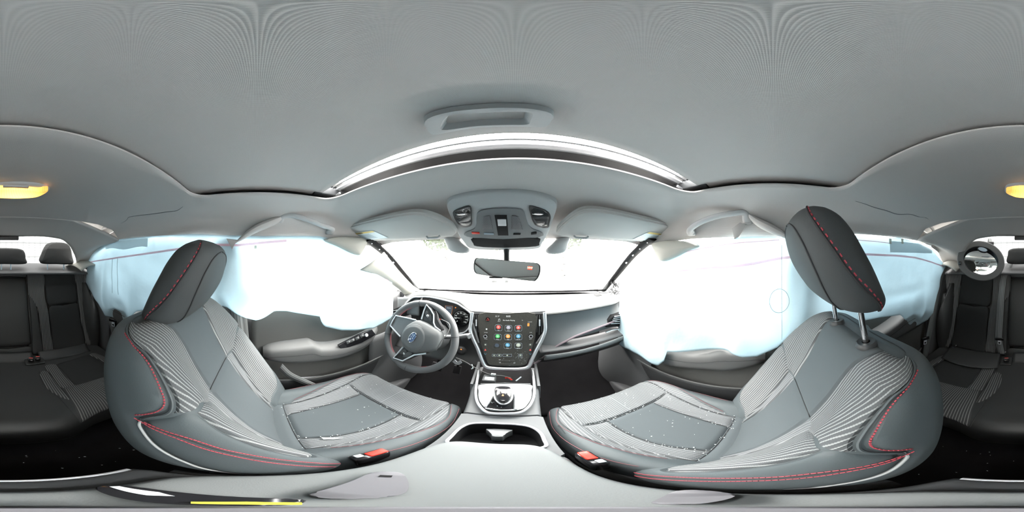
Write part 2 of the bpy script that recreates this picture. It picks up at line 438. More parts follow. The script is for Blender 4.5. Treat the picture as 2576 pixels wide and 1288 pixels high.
# --- cabin floor, sides, ends
g = Geo().grid(lambda a, b: V(lerp(-.76, .76, a), lerp(-1.75, 1.35, b), -1.10), 30, 60)
struct('floor', g, 'carpet', 'black carpet of the cabin floor', thick=0.03)
for s, nm in ((-1, 'wall_left'), (1, 'wall_right')):
    def fs(a, b, s=s):
        y = lerp(-1.75, 1.35, b); z = lerp(-1.12, -.27, a)
        return V(s*(.770-.03*max(0, (-.85-z)/.25)), y, z)
    struct(nm, Geo().grid(fs, 12, 30), 'charcoal_plastic', 'outer side of the car body below the windows', thick=0.02)
    # sill plate along the door opening
    g = Geo().box((s*.655, .05, -1.035), (.13, 1.9, .13), bev=.02)
    struct('trim_%d' % (1 if s < 0 else 2), g, 'charcoal_plastic', 'black plastic door sill trim')
g = Geo().grid(lambda a, b: V(lerp(-.74, .74, a), 1.02+.25*b+.03*math.sin(a*PI), lerp(-1.1, -.30, b)), 20, 12)
struct('wall_front', g, 'black_matte', 'black bulkhead ahead of the footwells', thick=.02)
g = Geo().grid(lambda a, b: V(lerp(-.74, .74, a), -1.42-.1*b, lerp(-1.1, -.14, b)), 8, 8)
struct('wall_rear', g, 'black_matte', 'bulkhead behind the rear seats', thick=.02)
# footwell toe board and kick panels
for s in (-1, 1):
    def fk(a, b, s=s):
        y = lerp(.55, 1.05, a); z = lerp(-1.08, -.48, b)
        bulge = .10*math.exp(-((y-.93)/.13)**2)*math.exp(-((z+.95)/.25)**2)
        return V(s*(.67-bulge-.02*b), y, z)
    struct('trim_%d' % (3 if s < 0 else 4), Geo().grid(fk, 16, 14), 'charcoal_plastic', 'black kick panel at the front of the footwell', thick=.01)
g = Geo().grid(lambda a, b: V(lerp(-.68, .68, a), lerp(.72, 1.06, b), -1.09+.42*b**1.6), 24, 12)
struct('trim_5', g, 'carpet', 'carpeted toe board sloping up under the dashboard', thick=.01)
# --- roof lining with the sunroof opening
OX, OY0, OY1 = .462, -.205, .298
def loop_pts(n=28):
    o = []
    # inner: rounded rectangle whose front and rear edges bow forwards/backwards a little; outer: the plan of the lining
    inn = rrect(0, (OY0+OY1)/2, 2*OX, OY1-OY0, .055, 6)
    dense = []
    L = len(inn)
    for i in range(L):
        a, b = inn[i], inn[(i+1) % L]
        k = max(1, int(math.hypot(b[0]-a[0], b[1]-a[1])/.03))
        dense += [(lerp(a[0], b[0], j/k), lerp(a[1], b[1], j/k)) for j in range(k)]
    return dense
inner = loop_pts()
def bowed(p):
    x, y = p
    if y > .15: y -= .055*(abs(x)/OX)**2*(y-.15)/.148
    return (x, y)
def outer_of(p):
    x, y = p; cx_, cy_ = 0.0, .02
    dx, dy = x-cx_, (y-cy_)
    X, Y0, Y1 = .637, -.76, .69
    t = 1e9
    if abs(dx) > 1e-9: t = min(t, X/abs(dx))
    if dy > 1e-9: t = min(t, (Y1-cy_)/dy)
    if dy < -1e-9: t = min(t, (Y0-cy_)/dy)
    return (cx_+dx*t, cy_+dy*t)
# put a vertex on each outer corner by snapping the closest ray
outs = [outer_of(p) for p in inner]
for c in ((.637, .69), (-.637, .69), (.637, -.76), (-.637, -.76)):
    i = min(range(len(outs)), key=lambda k: (outs[k][0]-c[0])**2+(outs[k][1]-c[1])**2); outs[i] = c
def header_bow(x, y):
    return y-.085*(min(abs(x), .637)/.6)**2*max(0, min(1, (y-.30)/.39))
g = Geo(); rings_ = []
R = 22; Nn = len(inner)
for lip in (.008, .004): rings_.append([V(*bowed(p), zroof(*bowed(p))+lip) for p in inner])
for r in range(R+1):
    t = (r/R)**1.15; row = []
    for p, q in zip(inner, outs):
        p2 = bowed(p); x = lerp(p2[0], q[0], t); y = lerp(p2[1], q[1], t)
        z = zroof(x, y)+(.004 if r == 0 else 0)
        row.append(V(x, header_bow(x, y), z))
    rings_.append(row)
vs = [p for row in rings_ for p in row]
fs = [(j*Nn+i, j*Nn+(i+1) % Nn, (j+1)*Nn+(i+1) % Nn, (j+1)*Nn+i) for j in range(len(rings_)-1) for i in range(Nn)]
g.add(vs, fs, [(p.x, p.y) for p in vs])
struct('ceiling', g, 'headliner', 'grey woven roof lining around the sunroof opening')
# outer roof skin (keeps daylight out everywhere but the glass)
def roof_skin(a, b):
    x = lerp(-.66, .66, a); y = lerp(-1.02, .72, b)
    return V(x, header_bow(x, y), zroof(x*.96, y)+.075)
nx_, ny_ = 44, 58
gg = Geo().grid(roof_skin, nx_, ny_)
gg.f = [f for f in gg.f if not (abs(sum(gg.v[i].x for i in f)/4) < .462 and -.16 < sum(gg.v[i].y for i in f)/4 < .40)]
struct('ceiling_1', gg, 'paper_white', 'outer steel roof above the lining')
# closing strip between lining and skin along the sides, front and rear
for s in (-1, 1):
    struct('trim_%d' % (6 if s < 0 else 7), Geo().grid(lambda a, b, s=s: V(s*lerp(.637, .66, a), header_bow(.637, lerp(-1.02, .72, b)), lerp(zroof(.637, lerp(-1.02, .72, b)), zroof(.634, lerp(-1.02, .72, b))+.075, a)), 3, 30), 'headliner_plain', 'roof side rail')
struct('trim_8', Geo().grid(lambda a, b: V(lerp(-.637, .637, a), header_bow(lerp(-.637, .637, a), lerp(.69, .72, b)), lerp(zroof(lerp(-.637, .637, a), .69), zroof(lerp(-.63, .63, a), .72)+.075, b)), 30, 3), 'headliner_plain', 'header above the windscreen')
# --- rear header panel and rear pillars in one smooth moulding
def rear_header(a, b):
    """a across from side to side, b from the lining's rear edge down to the rear window frame."""
    x = lerp(-1, 1, a); ax = abs(x); sx = 1 if x >= 0 else -1
    top = V(sx*.637*ax, -.76, zroof(.637*ax, -.76))
    t = ax
    bx, by, bz = interp([(0, 0, -1.0, .118), (.3, .20, -1.0, .124), (.5, .335, -1.0, .112), (.62, .405, -1.015, .075), (.74, .465, -1.06, .015), (.86, .53, -1.15, -.045), (1.0, .60, -1.28, -.105)], t)
    bot = V(sx*bx, by, bz)
    if ax > .5:   # the side swings down to the beltline behind the rear door
        k = (ax-.5)/.5
        tx = interp([(0, .32, -.76), (.4, .637, -.76), (.7, .640, -.93), (1, .665, -1.16)], k)
        tz = interp([(0, zroof(.32, -.76)), (.4, .092), (.7, .080), (1, -.105)], k)
        top = V(sx*tx[0], tx[1], tz[0])
    p = top.lerp(bot, b)
    p.z += .018*math.sin(PI*b)*(1-.5*ax)
    return p
struct('trim_9', Geo().grid(rear_header, 80, 14), 'headliner_plain', 'plain grey moulding around the rear window', thick=.012, offset=1)
# --- parcel shelf
g = Geo().grid(lambda a, b: V(lerp(-.66, .66, a), lerp(-1.14, -1.50, b), -.118+.055*min(1, b*1.6)-.02*(2*a-1)**2), 30, 10)
struct('trim_10', g, 'charcoal_plastic', 'dark parcel shelf below the rear window', thick=.015)
for s in (-1, 1):   # speaker-side mouldings on the shelf ends
    g = Geo().grid(lambda a, b, s=s: V(s*lerp(.50, .70, a), lerp(-1.02, -1.36, b), -.10+.04*math.sin(PI*a)+.03*math.sin(PI*b)), 10, 12)
    struct('trim_%d' % (11 if s < 0 else 12), g, 'pillar_plastic', 'pale moulding at the end of the parcel shelf', thick=.01)
# rear quarter lining beside the rear seat
for s in (-1, 1):
    g = Geo().grid(lambda a, b, s=s: V(s*(.70-.02*math.sin(PI*b)), lerp(-.92, -1.5, a), lerp(-1.05, -.10, b)), 10, 14)
    struct('trim_%d' % (13 if s < 0 else 14), g, 'charcoal_plastic', 'dark lining beside the rear seat back', thick=.01)
# --- B pillars
for s in (-1, 1):
    def bp(a, b, s=s):
        z = lerp(.075, -1.02, b); wdt = lerp(.10, .16, b)
        y = -.125+.05*b+lerp(-wdt/2, wdt/2, a)
        return V(s*(.655+.03*min(1, b*2)-.018*math.sin(PI*a)), y, z)
    struct('wall_pillar_left' if s < 0 else 'wall_pillar_right', Geo().grid(bp, 10, 24), 'door_grey', 'grey lower trim of the middle pillar', thick=.03, offset=1)
# --- side glass
for i, (s, y0, y1, m) in enumerate(((-1, -.10, .80, 'side_glass'), (1, -.10, .80, 'side_glass'), (-1, -1.10, -.18, 'privacy_glass'), (1, -1.10, -.18, 'privacy_glass'))):
    def sg(a, b, s=s, y0=y0, y1=y1):
        y = lerp(y0, y1, a); top = zroof(.637, min(y, .55))-.0 if y < .55 else lerp(.02, -.20, (y-.55)/.25)
        return V(s*lerp(.735, .668, b), y, lerp(-.27, top, b))
    struct('window_%d' % (i+2), Geo().grid(sg, 12, 8), m, 'door window pane behind the curtain airbag')
# --- windscreen
def WS(a, b):
    x = lerp(-1, 1, a)
    y0 = 1.13-.13*x*x; y1 = .70-.10*x*x
    return V(x*lerp(.665, .585, b), lerp(y0, y1, b), lerp(-.258, .076, b)+.018*math.sin(PI*b)-.012*x*x*b)
ws = struct('window_1', Geo().grid(WS, 30, 16), 'windscreen_glass', 'cracked windscreen')
# cracks: thin raised threads on the glass
g = Geo(); rc = random.Random(11)
def crack(a, b, da, db, n, r):
    pts = []
    for i in range(n):
        if not (0.02 < a < .98 and .02 < b < .98): break
        pts.append(WS(a, b)-V(0, .002, .002)); a += da+rc.uniform(-.35, .35)*abs(db+da); b += db+rc.uniform(-.35, .35)*abs(da+db)
    if len(pts) > 1: g.tube(pts, r, 4)
for cxa, cxb, cnt, ln in ((.80, .45, 26, .055), (.87, .30, 22, .05), (.70, .62, 20, .05), (.20, .70, 24, .035), (.13, .45, 14, .03), (.46, .25, 14, .02), (.60, .80, 14, .03)):
    for k in range(cnt):
        th = rc.uniform(0, 2*PI); st = rc.uniform(.004, .05)
        crack(cxa+st*math.cos(th), cxb+st*1.6*math.sin(th), ln/4*math.cos(th), ln/2.5*math.sin(th), rc.randint(3, 8), .0009)
    for rr in (.02, .04, .065, .09):
        th0 = rc.uniform(0, 6)
        pts = [WS(min(.98, max(.02, cxa+rr*math.cos(th0+t*.5))), min(.98, max(.02, cxb+1.7*rr*math.sin(th0+t*.5))))-V(0, .002, .002) for t in range(rc.randint(3, 8))]
        g.tube(pts, .0007, 4)
o = build('crack', g, 'crack_line', ws, label='fine crack lines'); o['kind'] = 'stuff'
# dark ceramic band along the windscreen edges
g = Geo()
for x0, x1, y0, y1 in ((0, 1, 0, .035),):
    g.grid(lambda a, b: WS(lerp(x0, x1, a), lerp(y0, y1, b))+V(0, -.003, .003), 30, 2)
build('edge_band', g, 'black_matte', ws, label='black band along the lower edge')
# --- rear window
def RW(a, b):
    x = lerp(-1, 1, a)
    return V(x*lerp(.66, .50, b), lerp(-1.46+.06*x*x, -.985, b), lerp(-.07, .135, b))
rw = struct('window_6', Geo().grid(RW, 16, 8), 'rear_glass', 'rear window')
g = Geo()
for k in range(9):
    g.tube([RW(i/16, .12+.085*k)+V(0, .002, 0) for i in range(17)], .0005, 4)
build('heater_wire', g, 'rubber', rw, label='thin dark heater wires')
build('brake_light', Geo().box((.02, -.985, .108), (.17, .03, .022), bev=.004), 'dark_plastic', rw, label='dark housing of the centre brake light')
# =================================================================== sunroof, visors, overhead console, mirror, handles, roof lamp
def PL(px, py, pt, n):
    """Where the sight line of the photograph's point meets the plane through pt with normal n."""
    d = P(px, py, r=1)-V(CX, 0, 0); o = V(CX, 0, 0); n = Vector(n)
    return o+d*((Vector(pt)-o).dot(n)/d.dot(n))
# --- sunroof: glass panel, wind deflector, sliding shade
sr = thing('sunroof', 'glass sunroof with the sky showing in front of its grey sliding shade', 'sunroof', (0, .1, .25))
def glass(a, b):
    x = lerp(-.56, .56, a); y = lerp(-.30, .46, b); return V(x, y, zroof(x, y)+.082)
build('glass_panel', Geo().grid(glass, 20, 12), 'roof_glass', sr)
def bar(y0, y1, dz, h, bow=.05):
    g = Geo(); n = 40; pr = [(y0, 0), (y1, 0), (y1, h), (y0, h)]
    vs = []
    for i in range(n+1):
        x = lerp(-.47, .47, i/n)
        for (y, z) in pr: vs.append(V(x, y-bow*(x/.47)**2, zroof(x, .28)+dz+z))
    fs = [(i*4+k, i*4+(k+1) % 4, (i+1)*4+(k+1) % 4, (i+1)*4+k) for i in range(n) for k in range(4)]+[(0, 1, 2, 3), (n*4, n*4+1, n*4+2, n*4+3)]
    return g.add(vs, fs)
build('wind_deflector', bar(.318, .385, .046, .012), 'dark_plastic', sr)
build('deflector_rail', bar(.300, .314, .047, .006), 'satin_silver', sr)
build('deflector_lip', bar(.290, .2955, .055, .003), 'mid_plastic', sr)
for s in (-1, 1):
    g = Geo().box((s*.470, .255, .228), (.030, .16, .03), bev=.004)
    rl = build('guide_rail', g, 'dark_plastic', sr)
    build('side_light_block', Geo().box((s*.496, .03, .238), (.016, .60, .075)), 'black_matte', sr)  # added unseen box, stops daylight leaking past the side of the blind
    g = Geo()
    for k in range(2): g.box((s*.455, .255+.022*k, .216), (.05, .007, .006), bev=.002)
    build('rail_clip', g, 'silver', rl)
build('rear_light_block', Geo().box((0, -.252, .262), (1.0, .016, .075)), 'black_matte', sr)  # added unseen box, shuts out daylight behind the blind
sh = thing('sunroof_blind', 'grey cloth sliding shade covering most of the sunroof opening', 'sunroof blind', (0, 0, .22))
def shade(a, b):
    x = lerp(-.486, .486, a); yf = .236-.035*(x/.46)**2; y = lerp(-.225, yf, b)
    e = max(0, (abs(x)-.40)/.086)
    return V(x, y, zroof(x, y)+.020+.006*e**2)
build('shade_cloth', Geo().grid(shade, 48, 24), 'headliner', sh, thick=.006, offset=1)
# shade pull: a moulded plate with a finger pocket
zP = .2105
def hp(px, py, z=zP): return P(px, py, z=z)
out_px = [(1066, 312), (1078, 296), (1130, 281), (1200, 273), (1290, 270), (1340, 273), (1380, 281), (1394, 292), (1388, 306), (1372, 319), (1330, 318), (1270, 318), (1200, 321), (1130, 332), (1095, 339), (1080, 334)]
pock = [(1112, 314), (1135, 288), (1200, 284), (1310, 280), (1335, 284), (1330, 300), (1322, 311), (1270, 312), (1200, 315), (1120, 325)]
outp = cr([hp(*p) for p in out_px], 4, True)
def ctr(L): return sum(L, Vector())/len(L)
co_ = ctr(outp)
pk = cr([hp(*p) for p in pock], 6, True); cp_ = ctr(pk)
def resamp(L, c, n=64):
    """Sample a closed outline at n even directions about c."""
    o = []
    for k in range(n):
        a = 2*PI*k/n; d = V(math.cos(a), math.sin(a), 0); best = None
        for i in range(len(L)):
            p, q = L[i]-c, L[(i+1) % len(L)]-c
            den = d.x*(q.y-p.y)-d.y*(q.x-p.x)
            if abs(den) < 1e-12: continue
            t = (p.x*(q.y-p.y)-p.y*(q.x-p.x))/den; u = (p.x*d.y-p.y*d.x)/den
            if t > 0 and -1e-6 <= u <= 1+1e-6 and (best is None or t > best): best = t
        o.append(c+d*(best or .01))
    return o
A = resamp(outp, cp_, 96); B = resamp(pk, cp_, 96)
g = Geo(); rows = []
for t, dz in ((0, .012), (0, .003), (.04, -.001), (.5, -.002), (.92, -.002), (1.0, .000), (1.06, .007), (1.15, .018), (1.35, .022)):
    if t <= 1: rows.append([lerp(a, b, t)+V(0, 0, dz) for a, b in zip(A, B)])
    else: rows.append([lerp(b, cp_, (t-1))+V(0, .0, dz) for b in B])
rows.append([cp_+V(0, 0, .022)]*96)
g.add([p for r_ in rows for p in r_], [(j*96+i, j*96+(i+1) % 96, (j+1)*96+(i+1) % 96, (j+1)*96+i) for j in range(len(rows)-1) for i in range(96)])
build('pull_handle', g, 'grey_plastic', sh)

# --- sun visors
VP, VN = (0, .44, .111), V(0, .40, 1).normalized()
def visor(pts, lab, lpts, clip, side):
    L = cr([PL(x, y, VP, VN) for x, y in pts], 5, True)
    c = ctr(L); t = thing('sun_visor', lab, 'sun visor', tuple(c))
    A = L; n = len(A); g = Geo()
    prof = [(.0, .024), (.0, .018), (-.0, .006), (.012, .001), (.05, -.001), (.3, -.003), (1.0, -.004)]
    rows = [[lerp(p, c, k)+VN*dz for p in A] for k, dz in prof]
    g.add([p for r_ in rows for p in r_], [(j*n+i, j*n+(i+1) % n, (j+1)*n+(i+1) % n, (j+1)*n+i) for j in range(len(rows)-1) for i in range(n)])
    build('visor_panel', g, 'visor_vinyl', t)
    build('edge_piping', Geo().tube([p+VN*.010 for p in A], .004, 6, True), 'visor_vinyl', t)
    lp = [PL(x, y, VP, VN)-VN*.005 for x, y in lpts]
    lb = build('warning_label', Geo().add(lp+[p+VN*.001 for p in lp], [(0, 1, 2, 3), (7, 6, 5, 4)]), 'label_pale', t, label='pale blue and yellow warning label')
    a, b, c2, d = lp   # along a->b is the width, a->d the height
    def q(u, v): return lerp(lerp(a, b, u), lerp(d, c2, u), v)-VN*.0006
    g = Geo().add([q(.02, .03), q(.98, .03), q(.98, .20), q(.02, .20)], [(0, 1, 2, 3)])
    build('label_band', g, 'label_yellow', lb, label='yellow band')
    g = text_geo('AIRBAG', .011, q(.5, .115)-VN*.0006, b-a, a-d)
    build('label_text', g, 'dark_plastic', lb, label='dark lettering')
    g = Geo()
    for k in range(6): g.add([q(.30, .3+.1*k), q(.30+.6*(1-.12*(k % 3)), .3+.1*k), q(.30+.6*(1-.12*(k % 3)), .345+.1*k), q(.30, .345+.1*k)], [(0, 1, 2, 3)])
    build('label_lines', g, 'fabric_ink', lb)
    x0, y0 = clip
    p = PL(x0, y0, VP, VN)
    g = Geo().tube([p+V(-.028, 0, -.006), p+V(-.02, 0, -.012), p+V(.02, 0, -.012), p+V(.028, 0, -.006)], .004, 8)
    build('ticket_clip', g, 'grey_plastic', t)
    return t
mat('fabric_ink', (0.33, 0.40, 0.46), 0.7)
visor([(851, 579), (870, 575), (915, 564), (960, 554), (1010, 544), (1050, 541), (1085, 548), (1120, 563), (1147, 582), (1140, 594), (1118, 597), (1080, 601), (1000, 604), (930, 606), (890, 599), (858, 586)],
      'grey sun visor above the steering wheel with a warning label', [(938, 577), (872, 587), (918, 603), (978, 596)], (1089, 590), -1)
visor([(1402, 588), (1425, 562), (1455, 541), (1480, 534), (1510, 535), (1560, 543), (1620, 556), (1680, 569), (1719, 583), (1710, 592), (1680, 604), (1650, 611), (1600, 607), (1530, 602), (1460, 596), (1425, 597)],
      'grey sun visor above the front passenger seat with a warning label', [(1633, 580), (1697, 590), (1660, 606), (1590, 600)], (1462, 590), 1)
# pivot arms
# --- overhead console
KP, KN = V(0, .40, .163), V(0, .52, 1).normalized()
def kp(px, py, d=0): return PL(px, py, KP-KN*d, KN)
oc = thing('overhead_console', 'grey overhead console with two map lamps and a dark centre panel', 'overhead console', tuple(kp(1265, 560)))
ol = cr([kp(*p) for p in [(1122, 520), (1133, 502), (1180, 488), (1262, 481), (1340, 486), (1390, 502), (1403, 520), (1396, 548), (1382, 585), (1366, 612), (1350, 628), (1265, 631), (1188, 628), (1165, 610), (1147, 582), (1132, 548)]], 5, True)
c = ctr(ol); n = len(ol); g = Geo()
prof = [(-.02, .045), (0, .012), (.02, .002), (.06, -.002), (.6, -.004), (1, -.005)]
rows = [[lerp(p, c, k)+KN*dz for p in ol] for k, dz in prof]
g.add([p for r_ in rows for p in r_], [(j*n+i, j*n+(i+1) % n, (j+1)*n+(i+1) % n, (j+1)*n+i) for j in range(len(rows)-1) for i in range(n)])
build('console_body', g, 'grey_plastic', oc)
def plate(pts, d, th, bev=.0012, n=4, closed=True, rnd=True):
    L = cr([kp(x, y, d) for x, y in pts], n, True) if rnd else [kp(x, y, d) for x, y in pts]
    return Geo().prism(L, KN*(-th), bev)
for pts, nm in (([(1139, 534), (1160, 522), (1184, 518), (1187, 545), (1186, 566), (1167, 571), (1152, 561)], 'driver'), ([(1331, 517), (1352, 521), (1376, 530), (1385, 543), (1382, 560), (1378, 572), (1352, 569), (1340, 555), (1334, 536)], 'passenger')):
    fr = build('map_lamp', plate(pts, .004, .003), 'dark_plastic', oc, label='dark map lamp with a clear lens')
    L = [kp(x, y) for x, y in pts]; cc = ctr(L)
    small = [tuple(p) for p in pts]
    cx_ = sum(p[0] for p in pts)/len(pts); cy_ = sum(p[1] for p in pts)/len(pts)
    ins = [(lerp(x, cx_, .16), lerp(y, cy_, .16)) for x, y in pts]
    build('lens', plate(ins, .0075, .002), 'lens_clear', fr)
    p0 = kp(cx_-6, cy_-6, .006)
    build('reflector', Geo().ball(p0, .012, 12, (1.5, .8, .25)), 'chrome', fr)
cpn = [(1199, 545), (1203, 532), (1222, 525), (1265, 522), (1305, 524), (1318, 531), (1326, 556), (1336, 572), (1362, 583), (1364, 592), (1320, 599), (1265, 600), (1205, 598), (1170, 591), (1172, 583), (1196, 572)]
cp = build('centre_panel', plate(cpn, .0045, .004), 'mid_plastic', oc, label='darker grey centre panel')
for pts in ([(1215, 545), (1232, 542), (1240, 576), (1214, 577)], [(1288, 542), (1304, 545), (1314, 577), (1287, 576)]):
    build('microphone_grille', plate(pts, .009, .0012, .0003, rnd=False), 'grille_mesh', cp, label='fine mesh grille')
build('switch_well', plate([(1244, 541), (1275, 541), (1279, 592), (1253, 592)], .009, .001, .0003, rnd=False), 'black_matte', cp, label='dark recess')
build('sunroof_switch', plate([(1251, 550), (1273, 550), (1274, 566), (1253, 566)], .0105, .005, .002, rnd=False), 'satin_silver', cp, label='pale sunroof switch')
build('call_button', plate([(1186, 583), (1206, 584), (1207, 588), (1188, 588)], .009, .002, .0005, rnd=False), 'buckle_red', cp, label='red call button')
build('info_button', plate([(1217, 585), (1242, 586), (1243, 590), (1218, 589)], .009, .002, .0005, rnd=False), 'fabric_ink', cp, label='blue info button')
build('lamp_button', plate([(1292, 586), (1310, 586), (1309, 590), (1291, 590)], .009, .002, .0005, rnd=False), 'black_matte', cp)
build('lamp_button', plate([(1336, 585), (1350, 583), (1350, 588), (1336, 590)], .009, .002, .0005, rnd=False), 'black_matte', cp)
build('glasses_tray', plate([(1190, 598), (1265, 601), (1352, 597), (1356, 610), (1348, 619), (1265, 622), (1200, 619), (1191, 611)], .007, .002, .0008, 3), 'black_matte', oc, label='dark open glasses holder')
# --- the two driver-assist camera pods against the windscreen
for pts, lab in (([(1115, 594), (1143, 596), (1165, 612), (1182, 626), (1174, 636), (1150, 637), (1130, 630), (1121, 616)], 'grey camera pod at the windscreen, on the steering wheel side of the overhead console'),
                 ([(1434, 596), (1408, 598), (1385, 614), (1372, 628), (1380, 638), (1405, 639), (1424, 632), (1430, 616)], 'grey camera pod at the windscreen, on the passenger seat side of the overhead console')):
    L = cr([P(x, y, y=.66) for x, y in pts], 4, True); c = ctr(L)
    t = Geo(); n = len(L); rows = [[lerp(p, c, k)+V(0, dy, dz) for p in L] for k, dy, dz in ((0, .07, .03), (0, .012, 0), (.06, .002, 0), (.2, -.004, 0), (.7, -.010, 0), (1, -.011, 0))]
    t.add([p for r_ in rows for p in r_], [(j*n+i, j*n+(i+1) % n, (j+1)*n+(i+1) % n, (j+1)*n+i) for j in range(len(rows)-1) for i in range(n)])
    o = build('camera_pod', t, 'grey_plastic'); tag(o, lab, 'camera pod', 'camera pods at the windscreen')
# --- inside mirror
mN = V(-.17, -.955, .235).normalized()
mc = P(1270, 677, y=.60)
im = thing('inside_mirror', 'black framed inside mirror with a red compass reading hanging at the windscreen', 'mirror', tuple(mc+V(0, .03, .07)))
mx = V(1, -.15, -.085); mx = (mx-mN*mx.dot(mN)).normalized(); my = mN.cross(mx)*-1
my = mx.cross(mN)*-1 if my.z < 0 else my
def mo(k):
    pts = [(-.128, .018), (-.122, .032), (-.10, .034), (0, .033), (.10, .033), (.122, .030), (.130, .018), (.129, -.008), (.118, -.030), (.10, -.034), (0, -.032), (-.09, -.031), (-.115, -.027), (-.126, -.008)]
    return [mc+mx*p.x*k+my*p.y*(k-(1-k)*1.2)+mN*0 for p in cr([(a, b, 0) for a, b in pts], 5, True)]
g = Geo(); A = mo(1.0); n = len(A)
rows = [[mc+(p-mc)*k+mN*dz for p in A] for k, dz in ((.5, -.030), (.85, -.026), (.985, -.012), (1, -.002), (.995, .002), (.965, .0025), (.955, .0005))]
g.add([p for r_ in rows for p in r_], [(j*n+i, j*n+(i+1) % n, (j+1)*n+(i+1) % n, (j+1)*n+i) for j in range(len(rows)-1) for i in range(n)]+[tuple(range(n))])
build('housing', g, 'dark_plastic', im)
gl = Geo(); L = [mc+(p-mc)*.96+mN*.001 for p in A]; gl.add([mc+mN*.001]+L, [(0, i+1, (i+1) % n+1) for i in range(n)])
build('mirror_face', gl, 'mirror_glass', im, smooth=False)
st = cr([mc+V(.005, .03, .0), mc+V(.004, .05, .05), mc+V(0, .10, .12)], 5)
build('stem', Geo().tube(st, .013, 12), 'dark_plastic', im)
build('button_bar', Geo().box(mc-my*.034-mx*.03+mN*.001, (.05, .006, .006), bev=.002), 'black_matte', im)
rd = mc+mx*.092+my*.012+mN*.002
dsp = build('compass_window', Geo().add([rd+mx*a+my*b for a, b in ((-.008, -.006), (.008, -.006), (.008, .006), (-.008, .006))], [(0, 1, 2, 3)]), mat('compass_red', (.5, .02, .01), .5, emit=(1, .08, .04), estr=.7), im, label='red compass window')
g = text_geo('NW', .0105, rd+mN*.0008, mx, my)
build('compass_letters', g, mat('compass_lit', (.8, .5, .3), .5, emit=(1, .75, .5), estr=1.2), dsp, label='lit letters NW')
# --- grab handles
def grab(name_lab, pts, r0, mat_='grey_plastic', feet=True):
    path = cr(pts, 8); c = ctr(path)
    t = thing('grab_handle', name_lab, 'grab handle', tuple(c), 'roof grab handles')
    build('handle_bar', Geo().tube(path, lambda q: r0*1.25*(1+.35*max(0, abs(q-.5)-.36)/.14), 14, flat=.62), mat_, t)
    for p in (pts[0], pts[-1]):
        build('mounting', Geo().box(Vector(p)+V(.006*(-1 if c.x > 0 else 1)*-1, 0, .004), (.02, .035, .03), bev=.006), mat_, t)
    return t
def gp(px, py, x): return tuple(P(px, py, x=x))
grab('pale grab handle hanging in torn lining above the driver door', [gp(706, 556, -.615), gp(712, 545, -.592), gp(740, 543, -.575), gp(780, 555, -.570), gp(812, 568, -.575), gp(834, 575, -.592), gp(830, 584, -.62)], .0105)
grab('pale grab handle in torn lining above the front passenger door', [gp(1738, 586, .62), gp(1737, 576, .592), gp(1760, 560, .572), gp(1800, 545, .570), gp(1845, 537, .575), gp(1872, 536, .590), gp(1880, 556, .615)], .0105)
grab('small grab handle in the roof corner above the driver side rear seat', [gp(262, 592, -.63), gp(257, 577, -.612), gp(272, 570, -.60), gp(296, 564, -.60), gp(314, 572, -.612), gp(322, 590, -.63)], .008)
grab('small grab handle in the roof corner above the child mirror', [gp(2290, 576, .63), gp(2302, 565, .612), gp(2318, 561, .60), gp(2338, 568, .60), gp(2348, 582, .612), gp(2334, 594, .63)], .008)
# --- sagging lining folds over the front door openings
def fold(pts, wd, sgn):
    path = cr(pts, 8)
    g = Geo().tube(path, lambda q: wd*(.35+.65*math.sin(PI*min(1, max(0, q)))), 10, flat=.7)
    return g
for s, pts, lab in ((-1, [gp(600, 605, -.62), gp(640, 578, -.605), (gp(690, 556, -.60)), gp(712, 545, -.60)], 'sagging torn fold of roof lining behind the driver grab handle'),
                    (1, [gp(1990, 600, .625), gp(1950, 580, .61), gp(1910, 560, .605), gp(1882, 540, .60)], 'sagging torn fold of roof lining behind the passenger grab handle')):
    o = build('lining_fold', fold(pts, .022, s), 'headliner_plain'); tag(o, lab, 'torn lining')
for pts, lab in (([gp(585, 628, -.622), gp(590, 612, -.622), gp(606, 604, -.625), gp(570, 600, -.625)], 'torn tip of lining hanging over the middle pillar by the driver'),
                 ([gp(1848, 602, .622), gp(1842, 575, .605), gp(1862, 560, .602), gp(1880, 565, .612), gp(1855, 602, .622)], 'torn flap of lining under the passenger grab handle')):
    L = [Vector(p) for p in pts]; nn = V(1 if L[0].x < 0 else -1, 0, -.2)
    o = build('lining_flap', Geo().prism(L, nn*.006, .002), 'headliner_plain'); tag(o, lab, 'torn lining')
# long splits in the rear lining
def split(pix, lab):
    pts = []
    for (px, py) in pix:
        d = P(px, py, r=1)-V(CX, 0, 0); lo, hi = .05, 2.0
        for _ in range(40):
            m = (lo+hi)/2; q = V(CX, 0, 0)+d*m
            if q.z > zroof(q.x, q.y) or abs(q.x) > .634: hi = m
            else: lo = m
        pts.append(V(CX, 0, 0)+d*(lo-.001))
    o = build('lining_split', Geo().tube(cr(pts, 4), lambda t: .0016*(.3+math.sin(PI*t)), 6), 'mid_plastic'); tag(o, lab, 'split')
split([(460, 520), (445, 530), (420, 533), (385, 538), (350, 542), (325, 546), (318, 554), (305, 562)], 'jagged split in the roof lining above the rear driver side door')
split([(2152, 506), (2175, 513), (2200, 522), (2230, 530), (2258, 539), (2290, 539), (2310, 545), (2330, 548), (2345, 560)], 'jagged split in the roof lining above the rear passenger side door')
